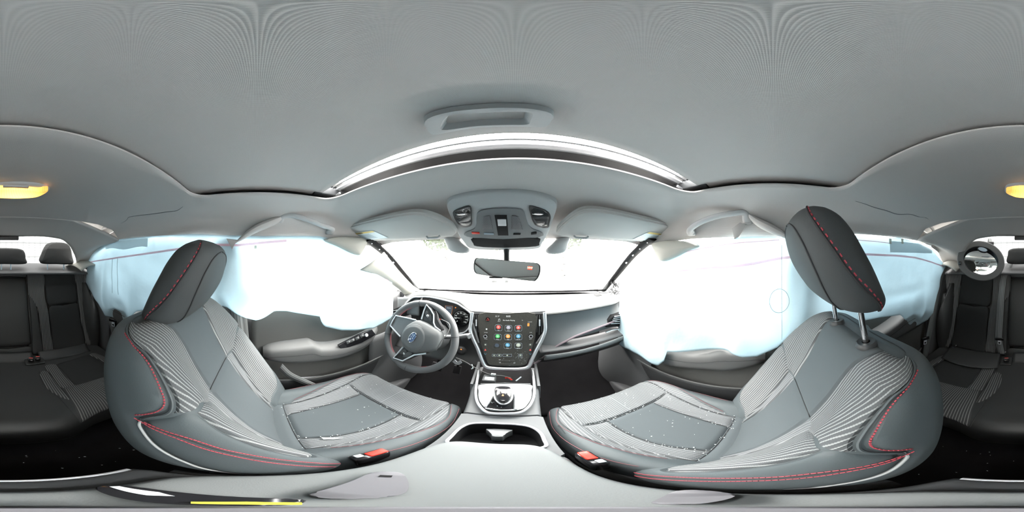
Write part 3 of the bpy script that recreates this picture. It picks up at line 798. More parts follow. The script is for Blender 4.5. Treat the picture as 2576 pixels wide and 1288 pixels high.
# --- lit rear roof lamp
zl = .2
la = thing('dome_lamp', 'lit amber roof lamp in the rear roof lining', 'roof lamp', tuple(P(38, 480, z=zl)))
def lp_(px, py, z=zl): return P(px, py, z=z)
L = cr([lp_(*p) for p in [(-49, 478), (-40, 466), (0, 461), (60, 460), (100, 464), (124, 474), (118, 486), (90, 495), (38, 498), (-15, 495), (-42, 487)]], 5, True)
c = ctr(L); n = len(L); g = Geo()
rows = [[lerp(p, c, k)+V(0, 0, dz) for p in L] for k, dz in ((0, .012), (0, .0), (.04, -.004), (.15, -.007), (1, -.009))]
g.add([p for r_ in rows for p in r_], [(j*n+i, j*n+(i+1) % n, (j+1)*n+(i+1) % n, (j+1)*n+i) for j in range(len(rows)-1) for i in range(n)])
build('lamp_base', g, 'grey_plastic', la)
L = cr([lp_(*p, .187) for p in [(-44, 480), (-20, 474), (38, 473), (70, 474), (100, 477), (121, 477), (108, 488), (85, 494), (38, 496), (-15, 494), (-38, 488)]], 5, True)
def amber(nt, b):
    t = N(nt, 'ShaderNodeTexCoord'); s = N(nt, 'ShaderNodeSeparateXYZ'); nt.links.new(t.outputs['Object'], s.inputs[0])
    m = N(nt, 'ShaderNodeMath', operation='MULTIPLY'); m.inputs[1].default_value = 2*PI/.0045; nt.links.new(s.outputs[0], m.inputs[0])
    k = N(nt, 'ShaderNodeMath', operation='SINE'); nt.links.new(m.outputs[0], k.inputs[0])
    v = N(nt, 'ShaderNodeVectorMath', operation='LENGTH')
    nt.links.new(t.outputs['Object'], v.inputs[0])
    f = N(nt, 'ShaderNodeMapRange'); f.inputs[1].default_value = 0.0; f.inputs[2].default_value = .09; f.inputs[3].default_value = 3.2; f.inputs[4].default_value = .45
    nt.links.new(v.outputs['Value'], f.inputs[0])
    r = N(nt, 'ShaderNodeMapRange'); r.inputs[1].default_value = -1; r.inputs[2].default_value = 1; r.inputs[3].default_value = .65; r.inputs[4].default_value = 1.15
    nt.links.new(k.outputs[0], r.inputs[0])
    mm = N(nt, 'ShaderNodeMath', operation='MULTIPLY'); nt.links.new(f.outputs[0], mm.inputs[0]); nt.links.new(r.outputs[0], mm.inputs[1])
    nt.links.new(mm.outputs[0], b.inputs['Emission Strength'])
mat('amber_lens', (.7, .40, .10), .3, emit=(1.0, .50, .10), estr=1.5, build=amber)
c = ctr(L); n = len(L); g = Geo()
rows = [[lerp(p, c, k)+V(0, 0, dz) for p in L] for k, dz in ((0, .010), (0, -.002), (.08, -.006), (.3, -.008), (1, -.009))]
g.add([p for r_ in rows for p in r_], [(j*n+i, j*n+(i+1) % n, (j+1)*n+(i+1) % n, (j+1)*n+i) for j in range(len(rows)-1) for i in range(n)])
build('lens', g, 'amber_lens', la, label='glowing ribbed amber lens')
build('lamp_switch', Geo().box(lp_(40, 469, .189), (.066, .011, .006), bev=.002), 'grey_plastic', la)
# --- front pillar: bare metal, upper trim stub, broken lower trim
for s in (-1, 1):
    pts = [V(s*.600, .50, .085), V(s*.622, .66, .005), V(s*.645, .84, -.12), V(s*.675, 1.05, -.265)]
    t = thing('pillar_frame', 'bare dark metal of the windscreen pillar beside the steering wheel' if s < 0 else 'bare dark metal of the windscreen pillar beside the passenger seat', 'windscreen pillar', tuple(pts[0]))
    path = cr(pts, 8)
    build('steel_beam', Geo().tube(path, lambda q: .030-.010*q, 10, flat=.5), 'black_matte', t)
    g = Geo()
    for k, pp in enumerate(path[2:12:3]): g.box(pp+V(-s*.016, -.012, .004), (.006, .022, .012), rot=(.6, 0, 0), bev=.002)
    build('clip_bracket', g, 'satin_silver', t)
    r = random.Random(5+s); g = Geo()
    for q in range(26):
        pp = path[r.randint(1, len(path)-4)]+V(-s*.018, -.01, .015); g.tube([pp, pp+V(-s*r.uniform(.0, .02), r.uniform(-.02, .02), r.uniform(0, .02)), pp+V(-s*r.uniform(.0, .03), r.uniform(-.03, .03), r.uniform(0, .02))], .0015, 4)
    build('frayed_seal', g, 'rubber', t)
stub = {-1: [(820, 603), (850, 596), (900, 596), (926, 602), (921, 620), (910, 638), (903, 641), (880, 633), (850, 618)],
        1: [(1752, 618), (1715, 606), (1665, 606), (1638, 614), (1644, 630), (1652, 648), (1664, 657), (1690, 648), (1725, 630)]}
for s in (-1, 1):
    A = [P(x, y, x=s*.605) for x, y in stub[s]]; L = cr(A, 4, True); c = ctr(L); n = len(L); g = Geo()
    rows = [[lerp(p, c, k)+V(s*dx, 0, 0) for p in L] for k, dx in ((-.02, .03), (0, .008), (.05, -.002), (.3, -.010), (1, -.014))]
    g.add([p for r_ in rows for p in r_], [(j*n+i, j*n+(i+1) % n, (j+1)*n+(i+1) % n, (j+1)*n+i) for j in range(len(rows)-1) for i in range(n)])
    o = build('upper_pillar_trim', g, 'pillar_plastic')
    tag(o, 'cream upper pillar trim stub under the driver sun visor' if s < 0 else 'cream upper pillar trim stub under the passenger sun visor', 'pillar trim')
lo_in = [P(965, 634, x=-.585), P(985, 660, x=-.60), P(1010, 690, x=-.615), P(1040, 720, x=-.625), P(1064, 733, x=-.628)]
lo_out = [P(906, 678, x=-.600), P(945, 690, x=-.625), P(980, 710, x=-.640), P(1005, 728, x=-.655), P(1018, 742, x=-.665)]
ci, co2 = cr(lo_in, 8), cr(lo_out, 8)
def pil(a, b):
    i = b*(len(ci)-1); k = min(int(i), len(ci)-2); p = lerp(ci[k], ci[k+1], i-k); q = lerp(co2[k], co2[k+1], i-k)
    r = lerp(p, q, a); bul = math.sin(PI*a)
    return r+V(.020*bul*(1-.3*b), -.018*bul*(1-.3*b), -.006*bul)
o = build('lower_pillar_trim', Geo().grid(pil, 14, 30), 'pillar_plastic', thick=.004, offset=-1); tag(o, 'cream front pillar trim broken loose at its top beside the steering wheel', 'pillar trim')
# shredded trim at the passenger end of the windscreen
r = random.Random(3); g = Geo(); b0 = P(1546, 725, x=.66)
for k in range(40):
    p = b0+V(r.uniform(-.02, .012), r.uniform(-.03, .03), r.uniform(-.045, .05)); g.tube([p, p+V(r.uniform(-.015, .015), r.uniform(-.02, .02), r.uniform(-.02, .02)), p+V(r.uniform(-.02, .02), r.uniform(-.03, .03), r.uniform(-.02, .03))], r.uniform(.0012, .004), 5)
o = build('shredded_trim', g, 'dark_plastic'); tag(o, 'tangle of shredded dark trim at the passenger end of the windscreen', 'broken trim', kind='stuff')
# =================================================================== front seats
# section of the seat back: half profile, u = 0 front centre ... 1 rear centre: (u, x/w, bolster share, depth share)
BACK_SEC = [(0, 0, 0, 0), (.10, .26, .02, 0), (.20, .47, .12, 0), (.28, .62, .42, 0), (.36, .78, .86, 0), (.43, .90, 1.0, 0), (.50, .985, .70, .02), (.57, 1.02, .22, .12),
            (.66, 1.00, 0, .42), (.76, .93, 0, .74), (.86, .76, 0, .95), (.93, .45, 0, 1.0), (1.0, 0, 0, 1.0)]
# v up the back: (v, z, y of front centre, half width, bolster, thickness)
BACK_V = [(0, -.745, .075, .215, .050, .17), (.10, -.665, .045, .233, .066, .165), (.25, -.555, .000, .242, .075, .185), (.42, -.450, -.042, .243, .070, .178), (.58, -.365, -.078, .238, .062, .168),
          (.72, -.285, -.112, .226, .050, .155), (.83, -.226, -.136, .212, .030, .135), (.91, -.188, -.156, .192, .014, .11), (.96, -.168, -.178, .170, .004, .075), (.985, -.161, -.200, .150, 0, .035), (1.0, -.160, -.216, .135, 0, .004)]
# cushion: half profile u: (u, x/w, bolster share, drop)
CUSH_SEC = [(0, 0, 0, 0), (.15, .24, .0, 0), (.30, .48, .06, 0), (.42, .66, .40, 0), (.52, .80, .95, 0), (.60, .89, 1.0, .002), (.70, .975, .75, .015), (.80, 1.0, .2, .055), (1.0, .97, 0, .14)]
# v from back to front: (v, y, top z, half width, bolster)
CUSH_V = [(0, -.06, -.700, .205, .035), (.2, .08, -.698, .214, .045), (.45, .24, -.695, .232, .042), (.66, .37, -.686, .238, .030), (.80, .44, -.682, .232, .020), (.90, .485, -.690, .225, .006), (.97, .507, -.720, .215, 0), (1.0, .505, -.80, .21, 0)]
def make_seat(xs, ys, m, who, raised, dz=0.0):
    def SB(u, v):
        a = abs(u); sg = 1 if u >= 0 else -1
        v_ = min(1, max(0, v)); q = interp(BACK_SEC, min(a, 1)); z, y, wd, bo, th = interp(BACK_V, v_)
        return V(xs+m*sg*q[0]*wd, ys+y+bo*q[1]-th*q[2], z+dz+.02*(v-v_))
    def SCU(u, v):
        a = abs(u); sg = 1 if u >= 0 else -1
        v_ = min(1, max(0, v)); q = interp(CUSH_SEC, min(a, 1)); y, t, wd, bo = interp(CUSH_V, v_)
        return V(xs+m*sg*q[0]*wd, y+(v-v_)*.1+max(0, -dz)*.7, t+max(-.04, min(.004, dz))+bo*q[1]-q[2]+.012*(1-q[0]**2)*0)
    S1 = 1 if m > 0 else -1
    seat = thing('front_seat', 'grey front seat with red stitching whose head restraint %s' % ('is raised on chrome posts' if raised else 'is pushed down, by the steering wheel'), 'seat', (xs, .15, -1.10))
    arcs = {}
    def panel(S, uv, nu, nv, puff=.006, sign=1, edge=.10, lift=.0022):
        def ramp(t):
            t = min(t, 1-t)/edge
            return 1 if t >= 1 else math.sqrt(max(0, 1-(1-t)**2))
        def fn(a, b):
            u, v = uv(a, b); k = ramp(a)*ramp(b)
            uvs.append((u, v))
            return Vector(S(u, v))+normal_of(S, u, v)*sign*(lift+puff*k-.0022*(1-k))
        uvs = []
        g = Geo().grid(fn, nu, nv)
        # cloth laid straight: U = distance round the section from the seat's centre line, V = distance up the seat
        tab = arcs.setdefault(S, [[0.0]+[0.0]*40 for _ in range(13)])
        if tab[0][-1] == 0:
            for j in range(13):
                for i in range(1, 41): tab[j][i] = tab[j][i-1]+(S(i/40, j/12)-S((i-1)/40, j/12)).length
        for k, (u, v) in enumerate(uvs):
            a = min(39.999, abs(u)*40); b = min(11.999, max(0, v)*12); i, j = int(a), int(b)
            f = lambda r: lerp(tab[r][i], tab[r][i+1], a-i)
            g.uv[k] = (lerp(f(j), f(j+1), b-j), v*.62)
        return g
    def uvtable(rows): return lambda v: interp(rows, v)[0]
    # ---- foam bodies under the covers
    bk = build('backrest', Geo().grid(lambda a, b: SB(2*a-1, b), 72, 40), 'seat_leather', seat)
    cu = build('cushion', Geo().grid(lambda a, b: SCU(2*a-1, b), 60, 40), 'seat_leather', seat)
    build('backrest_cap', Geo().add([SB(2*k/40-1, 1.0) for k in range(40)], [tuple(range(40))]), 'seat_leather', bk)
    # ---- covers of the backrest
    cB = uvtable([(0, .17), (.08, .17), (.2, .16), (.36, .145), (.48, .14), (.64, .14), (.73, .15), (.82, .165), (.90, .20), (.95, .26), (.985, .34)])
    red = uvtable([(.60, .61), (.645, .585), (.69, .53), (.72, .50), (.77, .478), (.83, .472), (.885, .495), (.915, .55), (.94, .63), (.985, .68)])
    stp = uvtable([(0, .185), (.147, .195), (.22, .20), (.34, .208), (.49, .22), (.60, .228)])
    bo2 = uvtable([(.09, .22), (.13, .26), (.17, .345), (.22, .405), (.30, .43), (.5, .432), (.70, .44)])
    pip = uvtable([(0, .62), (.1, .62), (.3, .605), (.5, .605), (.60, .602), (.66, .575), (.70, .535)])
    sgn = 1 if normal_of(SB, 0, .5).y > 0 else -1
    sgc = 1 if normal_of(SCU, 0, .4).z > 0 else -1
    P_ = lambda nm, g, mt, par, **k: build(nm, g, mt, par, clean=False, **k)
    P_('upper_panel', panel(SB, lambda a, b: (lerp(-cB(lerp(.582, .985, b)), cB(lerp(.582, .985, b)), a), lerp(.582, .985, b)), 30, 30, .004, sgn, .05), 'seat_cloth', bk)
    P_('lower_panel', panel(SB, lambda a, b: (lerp(-cB(lerp(.05, .578, b)), cB(lerp(.05, .578, b)), a), lerp(.05, .580, b)), 30, 30, .004, sgn, .05), 'seat_cloth', bk)
    build('seam', Geo().tube(on_curve(SB, [(lerp(-.14, .14, k/10), .581) for k in range(11)], 4, .0012, sgn), .0012, 5), 'dark_seam', bk, clean=False)
    vbA = uvtable([(0, .585), (.2, .59), (.38, .645), (.55, .685), (.75, .705), (1, .70)])
    for s in (-1, 1):
        def A(a, b):
            v = lerp(vbA(a), .985, b); return (s*lerp(cB(v)+.006, red(v)-.012, a), v)
        P_('shoulder_panel', panel(SB, A, 40, 44, .005, sgn, .06), 'seat_rib', bk)
        vbB = uvtable([(0, .58), (.3, .63), (.6, .675), (1, .692)])
        def B(a, b):
            v = lerp(.095, vbB(a), b); return (s*lerp(stp(v)+.005, max(stp(v)+.02, bo2(v)), a), v)
        P_('bolster_panel', panel(SB, B, 26, 44, .005, sgn, .10), 'seat_rib', bk)
        P_('side_strip', panel(SB, lambda a, b: (s*lerp(cB(lerp(.05, .578, b))+.004, stp(lerp(.05, .578, b)), a), lerp(.05, .578, b)), 8, 40, .004, sgn, .2), 'seat_rib_fine', bk)
        vtD = uvtable([(0, .688), (.3, .700), (.6, .69), (.85, .66), (1, .63)])
        def Dd(a, b):
            v = lerp(.03, vtD(a), b); return (s*lerp(max(bo2(v), stp(v)+.02)+.006, pip(v)-.006, a), v)
        P_('bolster_cover', panel(SB, Dd, 24, 44, .005, sgn, .10), 'seat_leather', bk)
        def E(a, b):
            v = lerp(.02, .985, b); lo_ = red(v) if v > .645 else pip(v)
            return (s*lerp(lo_+.012, .99, a), v)
        P_('side_cover', panel(SB, E, 24, 50, .003, sgn, .04), 'seat_leather', bk)
        # seams: raised piping, red dashes
        def dashes(pts, r=.0013, n=10, on=.6, lift=.006):
            c = on_curve(SB, pts, 24, lift, sgn); g = Geo(); acc = 0; i = 0
            L = [0]
            for k in range(1, len(c)): L.append(L[-1]+(c[k]-c[k-1]).length)
            def at(d):
                for k in range(1, len(c)):
                    if L[k] >= d: t = (d-L[k-1])/max(1e-9, L[k]-L[k-1]); return lerp(c[k-1], c[k], t)
                return c[-1]
            pitch = .0062; d = 0
            while d+pitch*on < L[-1]:
                g.tube([at(d), at(d+pitch*on/2), at(d+pitch*on)], r, 5); d += pitch
            return g
        rc_ = [(s*(red(v)+.022), v) for v in (.938, .92, .90, .875, .85, .82, .79, .76, .73, .70, .68, .66, .645)]
        build('stitching', dashes(rc_, .0013), 'red_thread', bk, label='red stitching', clean=False)
        dbl = [(.64, .59), (.633, .57), (.61, .54), (.58, .52), (.52, .505), (.447, .49), (.343, .48), (.213, .47), (.1, .46)]
        for off in (-.012, .012):
            build('stitching', dashes([(s*(u+off), v) for v, u in dbl], .0010, on=.8, lift=.0085), 'red_thread', bk, label='red stitching', clean=False)
        build('seam', Geo().tube(on_curve(SB, [(s*u, v) for v, u in dbl], 12, .0065, sgn), .0016, 5), 'dark_seam', bk, clean=False)
        build('piping', Geo().tube(on_curve(SB, [(s*(pip(v)+.003), v) for v in (.64, .60, .55, .5, .4, .3, .2, .1, .03)], 10, .004, sgn), .0022, 6), 'pale_piping', bk, label='pale piping', clean=False)
        build('seam', Geo().tube(on_curve(SB, [(s*(red(v)), v) for v in (.97, .94, .90, .86, .82, .78, .74, .70, .66, .64)], 10, .004, sgn), .0022, 6), 'seat_leather', bk, clean=False)
    # ---- covers of the cushion
    cC = uvtable([(.2, .20), (.36, .245), (.5, .25), (.64, .245)])
    sC = uvtable([(.08, .36), (.25, .38), (.4, .41), (.52, .44), (.62, .462), (.80, .53), (.95, .55), (1, .55)])
    rC = uvtable([(.24, .40), (.31, .44), (.41, .485), (.51, .54), (.60, .60), (.70, .625), (.80, .60), (.88, .56)])
    fseam = lambda a: .640-.018*(2*a-1)**2
    def F(a, b):
        v = lerp(fseam(a)+.004, 1.0, b); return (lerp(-sC(v)+.004, sC(v)-.004, a), v)
    g = panel(SCU, F, 60, 40, .006, sgc, .05)
    P_('front_panel', g, 'seat_rib_fine', cu)
    P_('centre_panel', panel(SCU, lambda a, b: (lerp(-cC(lerp(.205, .634, b))+.003, cC(lerp(.205, .634, b))-.003, a), lerp(.205, fseam(.25+.5*a)-.004, b)), 34, 34, .005, sgc, .06), 'seat_cloth', cu)
    P_('rear_strip', panel(SCU, lambda a, b: (lerp(-.38, .38, a), lerp(.06, .198, b)), 24, 10, .004, sgc, .1), 'seat_cloth', cu)
    for s in (-1, 1):
        P_('side_strip', panel(SCU, lambda a, b: (s*lerp(cC(lerp(.205, .628, b))+.004, sC(lerp(.205, .628, b))-.003, a), lerp(.205, .628, b)), 14, 34, .005, sgc, .12), 'seat_rib_fine', cu)
        def G2(a, b):
            v = lerp(.245, .885, b); lo_ = sC(v)+.004; return (s*lerp(lo_, max(lo_+.004, rC(v)), a), v)
        P_('bolster_panel', panel(SCU, G2, 14, 36, .004, sgc, .14), 'seat_rib_fine', cu)
        def H2(a, b):
            v = lerp(.08, .955, b); lo_ = max(sC(v), rC(v) if .24 < v < .9 else 0)+.008; return (s*lerp(lo_, .90, a), v)
        P_('bolster_cover', panel(SCU, H2, 22, 44, .004, sgc, .08), 'seat_leather', cu)
        for k_, off, rr in ((0, .018, .0011), (1, .10, .0012)):
            c = on_curve(SCU, [(s*((rC(v)+off) if k_ == 0 else lerp(rC(v)+off, .72, .5)), v) for v in (.26, .32, .40, .48, .56, .64, .72, .80, .87)], 14, .0065, sgc)
            build('stitching', Geo().tube(c, rr*.75, 5), 'mauve_thread', cu, label='red stitching', clean=False)
    # seams between cushion panels
    g = Geo()
    g.tube(on_curve(SCU, [(lerp(-.46, .46, k/20), fseam(k/20)) for k in range(21)], 3, .0008, sgc), .0013, 5)
    g.tube(on_curve(SCU, [(lerp(-.38, .38, k/12), .2) for k in range(13)], 3, .0005, sgc), .0014, 5)
    for s in (-1, 1):
        g.tube(on_curve(SCU, [(s*cC(v), v) for v in (.2, .3, .4, .5, .6, .636)], 6, .0006, sgc), .0012, 5)
        g.tube(on_curve(SCU, [(s*sC(v), v) for v in (.2, .3, .4, .5, .6, .7, .8, .9, .98)], 6, .0006, sgc), .0012, 5)
    build('seam', g, 'dark_seam', cu, clean=False)
    # frame below the cushion
    zb = -.80
    fr = build('seat_frame', Geo().box((xs, .22, -.86), (.42, .48, .12), bev=.03), 'black_matte', seat)
    for s in (-1, 1):
        build('seat_rail', Geo().box((xs+s*.17, .22, -1.01), (.04, .56, .18), bev=.01), 'black_matte', seat)
        build('side_trim', Geo().grid(lambda a, b, s=s: V(xs+s*(.228+.014*math.sin(PI*b)), lerp(-.10, .46, a), lerp(-.765-.03*a, -.90+.05*a, b)), 16, 8), 'charcoal_plastic', seat, thick=.012)
    # ---- head restraint
    hb, ht = (V(xs, ys-.205, -.166), V(xs, ys-.108, .036)) if not raised else (V(xs, ys-.185, -.108), V(xs, ys-.085, .090))
    HV = [(0, .088, .024), (.05, .114, .050), (.18, .131, .062), (.42, .138, .064), (.68, .131, .058), (.86, .114, .047), (.95, .092, .030), (1.0, .060, .008)]
    def SH(u, v):
        a = abs(u); sg = 1 if u >= 0 else -1; v_ = min(1, max(0, v)); wd, dp = interp(HV, v_)
        th = a*PI; cx_ = abs(math.sin(th))**.72; cy_ = math.cos(th); cy_ = math.copysign(abs(cy_)**.80, cy_)
        c = hb.lerp(ht, v_)
        return V(c.x+m*sg*wd*cx_, c.y+dp*cy_+.012*math.sin(PI*v_), c.z+(v-v_)*.2)
    g = Geo().grid(lambda a, b: SH(2*a-1, b), 64, 40)
    g.add([SH(2*k/40-1, 1.0) for k in range(40)], [tuple(range(40))]); g.add([SH(2*k/40-1, 0.0) for k in range(40)], [tuple(range(40))])
    hr = build('headrest', g, 'headrest_cloth', seat)
    sgh = 1 if normal_of(SH, 0, .5).y > 0 else -1
    fu = uvtable([(0, .16), (.3, .21), (.45, .23), (.6, .225), (.7, .20), (.8, .14), (.86, .03), (.87, .0)])
    for s in (-1, 1):
        build('piping', Geo().tube(on_curve(SH, [(s*fu(v), v) for v in (.02, .15, .3, .45, .6, .7, .78, .83, .855, .868)], 10, .0005, sgh), .0018, 6), 'dark_seam', hr, clean=False)
        ru = uvtable([(0, .57), (.1, .545), (.28, .495), (.46, .45), (.63, .415), (.78, .37), (.92, .33), (1, .31)])
        c = on_curve(SH, [(s*ru(v), v) for v in (.03, .15, .3, .45, .6, .75, .88, .97)], 20, .0008, sgh)
        build('piping', Geo().tube(c, .0018, 6), 'dark_seam', hr, clean=False)
        c = on_curve(SH, [(s*(ru(v)+.022), v) for v in (.03, .15, .3, .45, .6, .75, .88, .97)], 20, .0006, sgh)
        g = Geo(); i = 0
        while i+4 < len(c): g.tube(c[i:i+4], .0013, 5); i += 6
        build('stitching', g, 'red_thread', hr, label='red stitching', clean=False)
    if raised:
        for s in (-1, 1):
            p0 = V(xs+s*.072, ys-.190, -.205); p1 = V(xs+s*.072, ys-.172, -.09)
            build('headrest_post', Geo().tube([p0, p1], .0065, 14), 'chrome', hr, label='chrome post')
            zt = -.188
            o = build('post_guide', Geo().lathe([(.0085, -.002), (.0085, .005), (.018, .006), (.021, .003), (.022, -.006)], (xs+s*.072, ys-.188, zt), (0, .12, 1), 20), 'dark_plastic', seat, label='dark plastic guide collar')
    return seat, SB, SCU, bk, cu
driver = make_seat(-.36, -.02, 1, 'driver', False, .016)
passenger = make_seat(.37, .012, -1, 'passenger', True, -.032)
L = [passenger[2](u, v)+V(0, 0, .010) for u, v in [(.655, .66), (.685, .66), (.69, .575), (.66, .575)]]
build('airbag_tag', Geo().prism(L, (0, 0, .001)), 'seat_cloth', passenger[4], label='small cloth airbag tag')
# =================================================================== rear seat, its belts, buckles and the child mirror
BP, BN = V(0, -1.05, -.72), V(0, .61, .17).normalized()
def bp_(px, py, d=0.0): return PL(px, py, BP+BN*d, BN)
CZ = -.745
def cp_z(px, py, z=CZ): return P(px, py, z=z)
def pad(L, nrm, h=.010, n=4, skirt=.02, edge=.012, closed_curve=True, flip=False):
    """A padded panel: closed outline swelling by h along nrm, its skirt sunk below."""
    L = cr(L, n, True) if closed_curve else [Vector(p) for p in L]
    c = ctr(L); nrm = Vector(nrm).normalized(); k = len(L); rows = []
    size = sum((p-c).length for p in L)/k; e = min(.4, edge/max(size, 1e-3))
    for t, hh in ((0, -skirt), (0, -.001), (e*.3, h*.55), (e, h*.85), (e*2.2, h*.97), (min(.9, e*4), h), (.95, h*1.02)):
        rows.append([lerp(p, c, t)+nrm*hh for p in L])
    rows.append([c+nrm*h*1.02]*k)
    us = nrm.orthogonal()
    g = Geo(); vs = [p for r_ in rows for p in r_]
    ex = V(1, 0, 0); ex = (ex-nrm*ex.dot(nrm)).normalized(); ey = nrm.cross(ex)
    return g.add(vs, [(j*k+i, j*k+(i+1) % k, (j+1)*k+(i+1) % k, (j+1)*k+i) for j in range(len(rows)-1) for i in range(k)], [(p.dot(ex), p.dot(ey)) for p in vs])
def mirx(L): return [V(-p.x, p.y, p.z) for p in L]
rs = thing('rear_bench', 'rear bench, darkened by painted shade, with ribbed grey side seats and a plain centre', 'rear seat', (0, -.85, -1.10))
# backrest bodies
def back_body(x0, x1, d=-.012, top=-.128, bev=.03):
    g = Geo(); lo = V(0, -1.05, -.74); n = 6
    a = BP+BN*d
    def pt(x, z, dd): 
        y = a.y-(z-a.z)*(.17/.61); return V(x, y, z)+BN*dd
    L = [pt(x0, -.79, 0), pt(x1, -.79, 0), pt(x1, top, 0), pt(x0, top, 0)]
    return g.prism(L, -BN*.14, bev)
bl = build('backrest', back_body(-.635, -.135), 'rear_leather_shaded', rs)
br = build('backrest', back_body(.135, .635), 'rear_leather_shaded', rs)
bc = build('centre_backrest', back_body(-.133, .133, -.03, -.14), 'rear_leather_shaded', rs)
PAN = [('rib_panel', 'rear_rib_shaded', [(71, 684), (108, 683), (112, 745), (122, 790), (128, 840), (133, 885), (110, 889), (103, 840), (98, 800), (93, 772), (86, 752), (72, 741)], .012),
       ('bolster_panel', 'rear_leather_shaded', [(73, 744), (85, 755), (92, 775), (97, 805), (102, 845), (108, 889), (83, 892), (80, 860), (77, 800)], .016),
       ('upper_panel', 'rear_cloth_shaded', [(111, 683), (150, 681), (184, 682), (190, 722), (194, 760), (158, 765), (123, 769), (115, 735)], .014),
       ('lower_panel', 'rear_cloth_shaded', [(124, 772), (158, 768), (195, 763), (203, 812), (214, 866), (175, 876), (136, 884), (129, 828)], .014),
       ('rib_panel', 'rear_rib_shaded', [(187, 682), (222, 682), (224, 715), (219, 745), (218, 768), (223, 795), (231, 818), (232, 862), (217, 866), (206, 815), (197, 765), (192, 722)], .012),
       ('bolster_panel', 'rear_leather_shaded', [(226, 735), (240, 742), (246, 760), (240, 785), (231, 808), (222, 785), (220, 760)], .030)]
for nm, mt, px, h in PAN:
    L = [bp_(*p) for p in px]
    build(nm, pad(L, BN, h), mt, bl, clean=False)
    build(nm, pad(mirx(L), BN, h), mt, br, clean=False)
# side wings beside the outer bolsters
for s, par in ((-1, bl), (1, br)):
    g = Geo().grid(lambda a, b, s=s: V(s*(.592+.055*a-.02*b**3*a), -1.135+.10*a-.04*b+.055*math.sin(PI*min(1, .15+b*.85))*math.sin(PI*min(1, .2+a*.8))-.09*b**4, lerp(-.76, -.22-.10*(1-a)**2, b)), 16, 24)
    build('side_wing', g, 'rear_leather_shaded', par, thick=.03)
    o = build('release_button', Geo().box(V(s*.52, -1.225, -.122), (.055, .03, .012), bev=.004), 'dark_plastic', par)
build('armrest_panel', pad([bp_(x, y, -.02) for x, y in [(-32, 702), (20, 699), (62, 700), (67, 722), (73, 790), (78, 852), (74, 867), (20, 873), (-28, 872), (-42, 860), (-40, 790), (-37, 722)]], BN, .018, edge=.02), 'rear_leather_shaded', bc, clean=False)
build('armrest_foot', pad([bp_(x, y, -.02) for x, y in [(-42, 876), (20, 877), (77, 871), (79, 892), (20, 898), (-42, 898)]], BN, .012), 'rear_leather_shaded', bc, clean=False)
build('top_band', pad([bp_(x, y, -.02) for x, y in [(-30, 685), (20, 683), (60, 685), (63, 697), (20, 696), (-33, 698)]], BN, .012), 'rear_leather_shaded', bc, clean=False)
# head restraints
def rear_head(px, nm_label, posts, mirror_of=None):
    L = [P(x, y, y=-1.175) for x, y in px] if mirror_of is None else mirx([P(x, y, y=-1.175) for x, y in mirror_of])
    c = ctr(cr(L, 4, True)); L = cr(L, 5, True); k = len(L); g = Geo(); rows = []
    for t, dy in ((.8, -.105), (.25, -.10), (.03, -.07), (0, -.03), (.03, -.008), (.12, .006), (.4, .012), (.95, .013)):
        rows.append([lerp(p, c, t)+V(0, dy, .006 if dy < -.05 else 0) for p in L])
    vs = [p for r_ in rows for p in r_]
    g.add(vs, [(j*k+i, j*k+(i+1) % k, (j+1)*k+(i+1) % k, (j+1)*k+i) for j in range(len(rows)-1) for i in range(k)]+[tuple(range(k)), tuple((len(rows)-1)*k+i for i in range(k))])
    h = build('headrest', g, 'rear_cloth_shaded', rs)
    for x in posts:
        build('headrest_post', Geo().tube([V(x, -1.21, -.14), V(x, -1.205, c.z-.02)], .006, 12), 'chrome', h, label='chrome post')
        build('post_guide', Geo().lathe([(.008, .006), (.016, .006), (.018, 0), (.018, -.008)], (x, -1.212, -.124), n=16), 'dark_plastic', h)
    return h
hl = [(104, 662), (108, 640), (116, 622), (126, 612), (145, 609), (166, 611), (178, 620), (184, 645), (185, 664), (145, 665)]
rear_head(hl, '', (P(119, 670, y=-1.21).x, P(160, 670, y=-1.21).x))
rear_head(None, '', (-P(119, 670, y=-1.21).x, -P(160, 670, y=-1.21).x), hl)
rear_head([(-41, 663), (-42, 642), (-36, 627), (0, 624), (50, 626), (63, 634), (66, 650), (66, 664), (12, 665)], '', (P(27, 670, y=-1.21).x, P(-3, 670, y=-1.21).x-.02))
# cushion
def cush(a, b):
    x = lerp(-.632, .632, a)
    side = 1-math.exp(-((abs(x)-.36)/.17)**4)
    y, z = interp([(0, -1.12, -.738), (.1, -1.02, -.742), (.35, -.82, -.752), (.6, -.66, -.748), (.75, -.57, -.742), (.83, -.515, -.748), (.89, -.480, -.770), (.94, -.465, -.80), (1, -.475, -.93)], b)
    return V(x, y+.065*side*b**2, z+.010*side*math.sin(PI*min(1, b*1.1)))
cu = build('cushion', Geo().grid(cush, 70, 50), 'rear_leather_shaded', rs)
def on_cush(px, py):
    q = P(px, py, z=CZ)
    # walk along the sight line until it meets the cushion
    d = P(px, py, r=1)-V(CX, 0, 0); best = None
    for k in range(200):
        t = lerp(.55, 1.5, k/199); p = V(CX, 0, 0)+d*t
        bb = min(max((p.y+1.12)/.65, 0), 1)
        lo, hi = 0.0, .92
        for _ in range(18):
            mdl = (lo+hi)/2
            if cush(.5, mdl).y < p.y: lo = mdl
            else: hi = mdl
        zz = cush((p.x+.632)/1.264, lo).z
        if p.y < -.468 and p.z <= zz: return V(p.x, p.y, zz)
    return q
